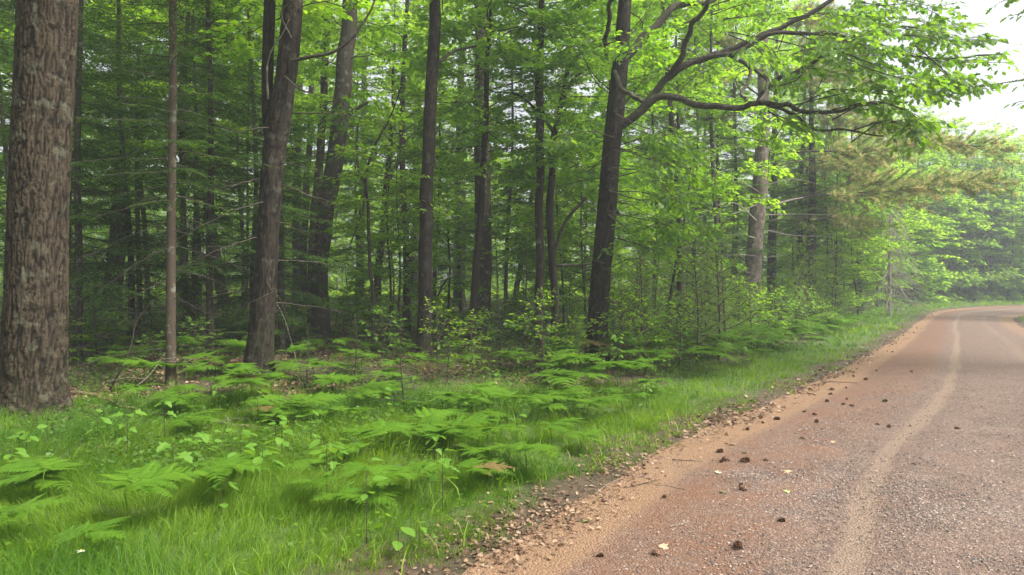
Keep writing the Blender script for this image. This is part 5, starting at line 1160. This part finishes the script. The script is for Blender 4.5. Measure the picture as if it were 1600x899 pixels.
# ---------------------------------------------------------------- cones, leaves and sticks on the road
def cone_mesh(seed):
    rng = np.random.default_rng(seed); mb = MB(); n = 64; i = np.arange(n); u = (i + .5) / n; az = i * 2.39996
    tube(mb, [(-.48, 0, 0), (0, 0, 0), (.48, 0, 0)], [.05, .1, .03], 6, rnd=.1)
    r = .27 * np.sin(np.pi * (.10 + .80 * u)) ** .7; c, s = np.cos(az), np.sin(az)
    P = np.stack([-.46 + .9 * u, .06 * c, .06 * s], 1); D = np.stack([.55 + .5 * u, c, s], 1) + rng.normal(0, .08, (n, 3)); N = np.stack([-1 + 0 * u, c * .6, s * .6], 1)
    tv = np.array([(0, -.12, 0), (.75, -.32, .03), (1, 0, .12), (.75, .32, .03), (0, .15, 0), (.6, 0, -.1)]); tf = np.array([(0, 1, 5), (1, 2, 5), (2, 3, 5), (3, 4, 5), (4, 0, 5), (0, 4, 2)])
    scatter(mb, (tv, tf), P, D, N, r * 1.2 + .03, rnd=np.clip(.35 + rng.normal(0, .3, n), 0, 1)); return mb.mesh('pine_cone', M['cone'], smooth=False)
CO = [cone_mesh(i) for i in range(3)]
cones = [(937, 891), (1026, 891), (1153, 881), (1220, 838), (1162, 785), (1158, 778), (1163, 737), (1135, 734), (1127, 736), (1124, 719), (1198, 736), (1168, 682), (1213, 666), (1255, 700), (1276, 672), (1256, 654), (1274, 659), (1292, 637), (1317, 643), (1332, 646), (1323, 634), (1297, 625), (1301, 617), (1322, 615), (1382, 639), (1372, 677), (1389, 681), (1352, 601), (1496, 684), (1424, 590), (1369, 587), (945, 792), (1038, 794)]
clab = ['dark cone at the bottom of the road, leftmost at the frame edge', 'dark cone at the bottom edge, right of the leftmost one', 'large brown cone at the bottom of the road', 'dark cone lying alone on gravel, upper right of the large brown one', 'lower of two cones touching in the lower road centre', 'upper of two cones touching in the lower road centre', 'largest dark cone right of a close pair', 'right cone of a close pair left of the largest dark cone', 'small left cone of a close pair left of the largest dark cone', 'cone just above the close pair on the sand', 'small cone right of the largest dark cone']
def road_obj(name, me, px, py, scale, rot, label, cat, lift=0.0, group=None):
    p = G(px, py); z = max(float(zroad(np.array([p.x]), np.array([p.y]))[0]), p.z); o = link(name, me, None, (p.x, p.y, z + lift), 0, scale); o.rotation_euler = rot
    tag(o, label, cat, group); return o
order = sorted(cones[11:], key=lambda c: -c[1]); words = ['first', 'second', 'third', 'fourth', 'fifth', 'sixth', 'seventh', 'eighth', 'ninth', 'tenth', 'eleventh', 'twelfth', 'thirteenth', 'fourteenth', 'fifteenth', 'sixteenth', 'seventeenth', 'eighteenth', 'nineteenth', 'twentieth', 'twenty-first', 'twenty-second', 'twenty-third']
for i, (px, py) in enumerate(cones):
    lb = clab[i] if i < 11 else ('cone alone beside the pale wheel track on the right' if (px, py) == (1496, 684) else f'small dark cone up the road, {words[order.index((px, py))]} counting away from the camera')
    sc_ = .052 + .04 * ((i * 7) % 5) / 5; sc_ = .098 if i == 6 else .085 if i in (2, 7) else sc_; sc_ = .055 if i in (8, 10, 31, 32) else sc_
    road_obj('pine_cone', CO[i % 3], px, py, sc_, (i * 1.3, .1 * ((i % 3) - 1), i * 2.1), lb, 'pine cone', lift=sc_ * .2, group='pine cones on the road')
lv = [(1118, 755, 'tan'), (1169, 723, 'green'), (1236, 755, 'tan'), (1223, 788, 'green'), (1131, 790, 'green'), (925, 829, 'green'), (1033, 876, 'tan'), (1249, 687, 'tan'), (1149, 708, 'tan'), (1300, 705, 'tan')]
lt = ['tan oak leaf lying left of the cones in mid road', 'long pale green leaf above the largest dark cone', 'pale star-shaped leaf right of the largest cone', 'green oak leaf right of the two touching cones', 'pale leaf lying left of the two touching cones', 'yellow-green leaf on the sandy shoulder at lower left', 'pale crumpled leaf near the bottom of the road', 'tan leaf higher up the road near small cones', 'small tan leaf above the close pair of cones', 'tan leaf on the gravel far right of the cones']
mg = leaf_mat('fallen_green', (.30, .38, .14), (.4, .45, .2), (.3, .4, .1), (.3, .4, .1), tr=.2); mtn = leaf_mat('fallen_tan', (.55, .40, .26), (.5, .36, .22), (.4, .3, .2), (.4, .3, .2), tr=.2)
for i, (px, py, k) in enumerate(lv):
    mb = MB(); mb.add(OAKL[0] if i % 2 else MAPLE[0], T=OAKL[1] if i % 2 else MAPLE[1], rnd=.5); me = mb.mesh('fallen_leaf', mg if k == 'green' else mtn, smooth=False)
    road_obj('fallen_leaf', me, px, py, .08 + .03 * (i % 3) / 2, (.15, .1, i * 1.9), lt[i], 'leaf', lift=.012, group='single fallen leaves on the road')
def stick(name, pts, r, mat_, label, cat='stick', lift=.01, sides=6, forks=0, hs=None, n=16, seed=0):
    """pts: pixels on the ground; hs: heights over the ground"""
    W = []
    for i, (px, py) in enumerate(pts):
        if hs is None or hs[i] == 0: p = G(px, py); z = max(p.z, float(zroad(np.array([p.x]), np.array([p.y]))[0])) + lift; W.append((p.x, p.y, z))
        else: W.append(hs[i])
    W = np.array(W); B = W[0].copy(); P = catmull(W - B, n); rng = np.random.default_rng(seed + 1)
    P[1:-1] += rng.normal(0, r * .5, (n - 2, 3)) * [1, 1, .3]
    mb = MB(); tube(mb, P, np.linspace(r, r * .5, n), sides); o = link(name, mb.mesh(name, M[mat_]), None, B); tag(o, label, cat)
    for k in range(forks):
        j = int(n * (.35 + .5 * rng.random())); az = rng.random() * 6.28; L = .25 + .5 * rng.random(); mb = MB()
        tube(mb, limb_path(rng, P[j], az, .25, L, n=6, wig=.1), np.linspace(r * .45, .002, 6), 5); link('twig', mb.mesh('twig', M[mat_]), o)
stick('fallen_branch', [(113, 619), (150, 624), (190, 640), (226, 650)], .035, 'log', 'bleached broken branch lying right of the massive left trunk', 'branch', .05, 10, seed=1, n=24)
stick('fallen_branch', [(232, 652), (300, 656), (350, 668), (420, 676), (470, 672)], .022, 'dead_wood', 'grey dead branch lying beyond the left ferns, right of the bleached one', 'branch', .05, 8, 4, seed=2, n=24)
stick('twig', [(1046, 845), (1066, 841), (1076, 836)], .004, 'dead_wood', 'short bent twig on gravel at the lower road', lift=.008)
stick('twig', [(1050, 730), (1075, 733), (1098, 735)], .005, 'twig', 'dark twig lying across the sandy shoulder', lift=.008)
stick('twig', [(1255, 617), (1264, 621), (1275, 626)], .010, 'twig', 'dark twig at the grass edge beside the sandy shoulder', lift=.01)
stick('twig', [(1283, 601), (1305, 604), (1340, 607)], .008, 'twig', 'long thin twig across the sandy shoulder further up the road', lift=.01)
stick('twig', [(985, 772), (1006, 768), (1030, 764)], .004, 'twig', 'thin forked twig on the sandy shoulder at the lower left', lift=.008, forks=2)
stick('twig', [(930, 775), (948, 760), (962, 752)], .004, 'dead_wood', 'thin pale twig where the leaf litter meets the sand', lift=.01, forks=1)
stick('fallen_tree', [(1478, 470), (1490, 467), (1500, 465), (1520, 465)], .12, 'dead_pale', 'bleached fallen stem on the grass at the far bend', 'log', .25, 8, 3, seed=5)
def leaning(label, p0, D0, pts, r, mat_='twig', forks=3, seed=0, cat='dead branch'):
    rng = np.random.default_rng(seed); g = G(*p0); D = D0 or g.y
    W = np.array([at(x, y, D + .15 * i) for i, (x, y) in enumerate([p0] + pts)]); W[0] = [g.x, g.y, g.z]; B = W[0].copy(); P = catmull(W - B, 18)
    mb = MB(); tube(mb, P, np.linspace(r, r * .3, 18), 7); o = link('dead_branch', mb.mesh('dead_branch', M[mat_]), None, B); tag(o, label, cat)
    for k in range(forks):
        j = rng.integers(6, 16); mb = MB(); tube(mb, limb_path(rng, P[j], rng.choice([0, math.pi]) + rng.normal(0, .5), .1, .3 + .4 * rng.random(), n=6, wig=.1), np.linspace(r * .4, .002, 6), 5); link('twig', mb.mesh('twig', M[mat_]), o)
leaning('dark dead branch standing crooked in the ground left of the slender spruce', (170, 612), None, [(190, 575), (205, 540), (212, 505), (230, 480), (236, 465)], .016, 'bark_dark', 4, 1)
leaning('thin pale dead stem leaning toward the foot of the slender spruce', (190, 618), None, [(230, 590), (258, 552)], .009, 'dead_wood', 3, 2)
leaning('dark curved branch leaning right between central pine and slim trunk', (735, 588), None, [(748, 565), (762, 545), (768, 525)], .014, 'bark_dark', 1, 3)
leaning('long dead branch propped up left of the central pine', (676, 480), 17.0, [(690, 450), (708, 425), (721, 400)], .028, 'bark_dark', 2, 4)
leaning('fine pale dead stem curving between forked trunk and leaning trunk', (470, 610), 13.5, [(462, 560), (445, 500), (425, 460)], .007, 'dead_wood', 3, 5)

# ---------------------------------------------------------------- the daisy
def daisy():
    g = G(128, 905); h = .12; t = thing('daisy', 'single white daisy with yellow eye in the grass at lower left', 'flower', g)
    mb = MB(); tube(mb, [(0, 0, -.03), (.005, 0, h * .6), (0, -.01, h + .05)], [.002, .0018, .0015], 5); link('stem', mb.mesh('stem', M['grass']), t)
    h += .05
    pm = MB(); pm.add(*[np.array([(.25, -.12, 0), (.8, -.16, .02), (1, 0, 0), (.8, .16, .02), (.25, .12, 0), (.6, 0, -.03)])], T=np.array([(0, 1, 5), (1, 2, 5), (2, 3, 5), (3, 4, 5), (4, 0, 5)]), rnd=.5); pm = pm.mesh('petal', M['petal'])
    for i in range(16):
        o = link('petal', pm, t, loc=(0, -.01, h)); o.scale = (.024,) * 3; o.rotation_euler = (0, RW.normal(.1, .15), i * 6.283 / 16 + RW.normal(0, .06))
    mb = MB(); tube(mb, [(0, -.01, h - .002), (0, -.01, h + .003), (0, -.01, h + .006)], [.007, .0065, .003], 10); link('eye', mb.mesh('eye', M['daisy_eye']), t)
daisy()
settle_labels()

# ---------------------------------------------------------------- haze
def haze():
    bpy.ops.mesh.primitive_cube_add(size=1, location=(0, 150, 12)) if False else None
    me = bpy.data.meshes.new('haze'); x0, x1, y0, y1, z0, z1 = -330, 330, -130, 430, -2.0, 32.0
    V = [(x, y, z) for z in (z0, z1) for y in (y0, y1) for x in (x0, x1)]
    me.from_pydata(V, [], [(0, 2, 3, 1), (4, 5, 7, 6), (0, 1, 5, 4), (2, 6, 7, 3), (0, 4, 6, 2), (1, 3, 7, 5)]); me.update()
    m, t = mat('haze'); v = nd(t, 'ShaderNodeVolumePrincipled'); v.inputs['Color'].default_value = (.90, .96, 1, 1); v.inputs['Density'].default_value = HAZE; v.inputs['Anisotropy'].default_value = .25
    o = t.nodes.new('ShaderNodeOutputMaterial'); t.links.new(v.outputs[0], o.inputs['Volume']); me.materials.append(m)
    tag(link('haze', me), 'thin pale summer haze filling the air between the trees and above the road', 'haze', kind='stuff')
HAZE = 0.0022
haze()
tri = 0
for m in bpy.data.meshes: tri += sum(1 for _ in ()) + (len(m.loops) - 2 * len(m.polygons))
print('TRIANGLES', tri, 'objects', len(C.objects))
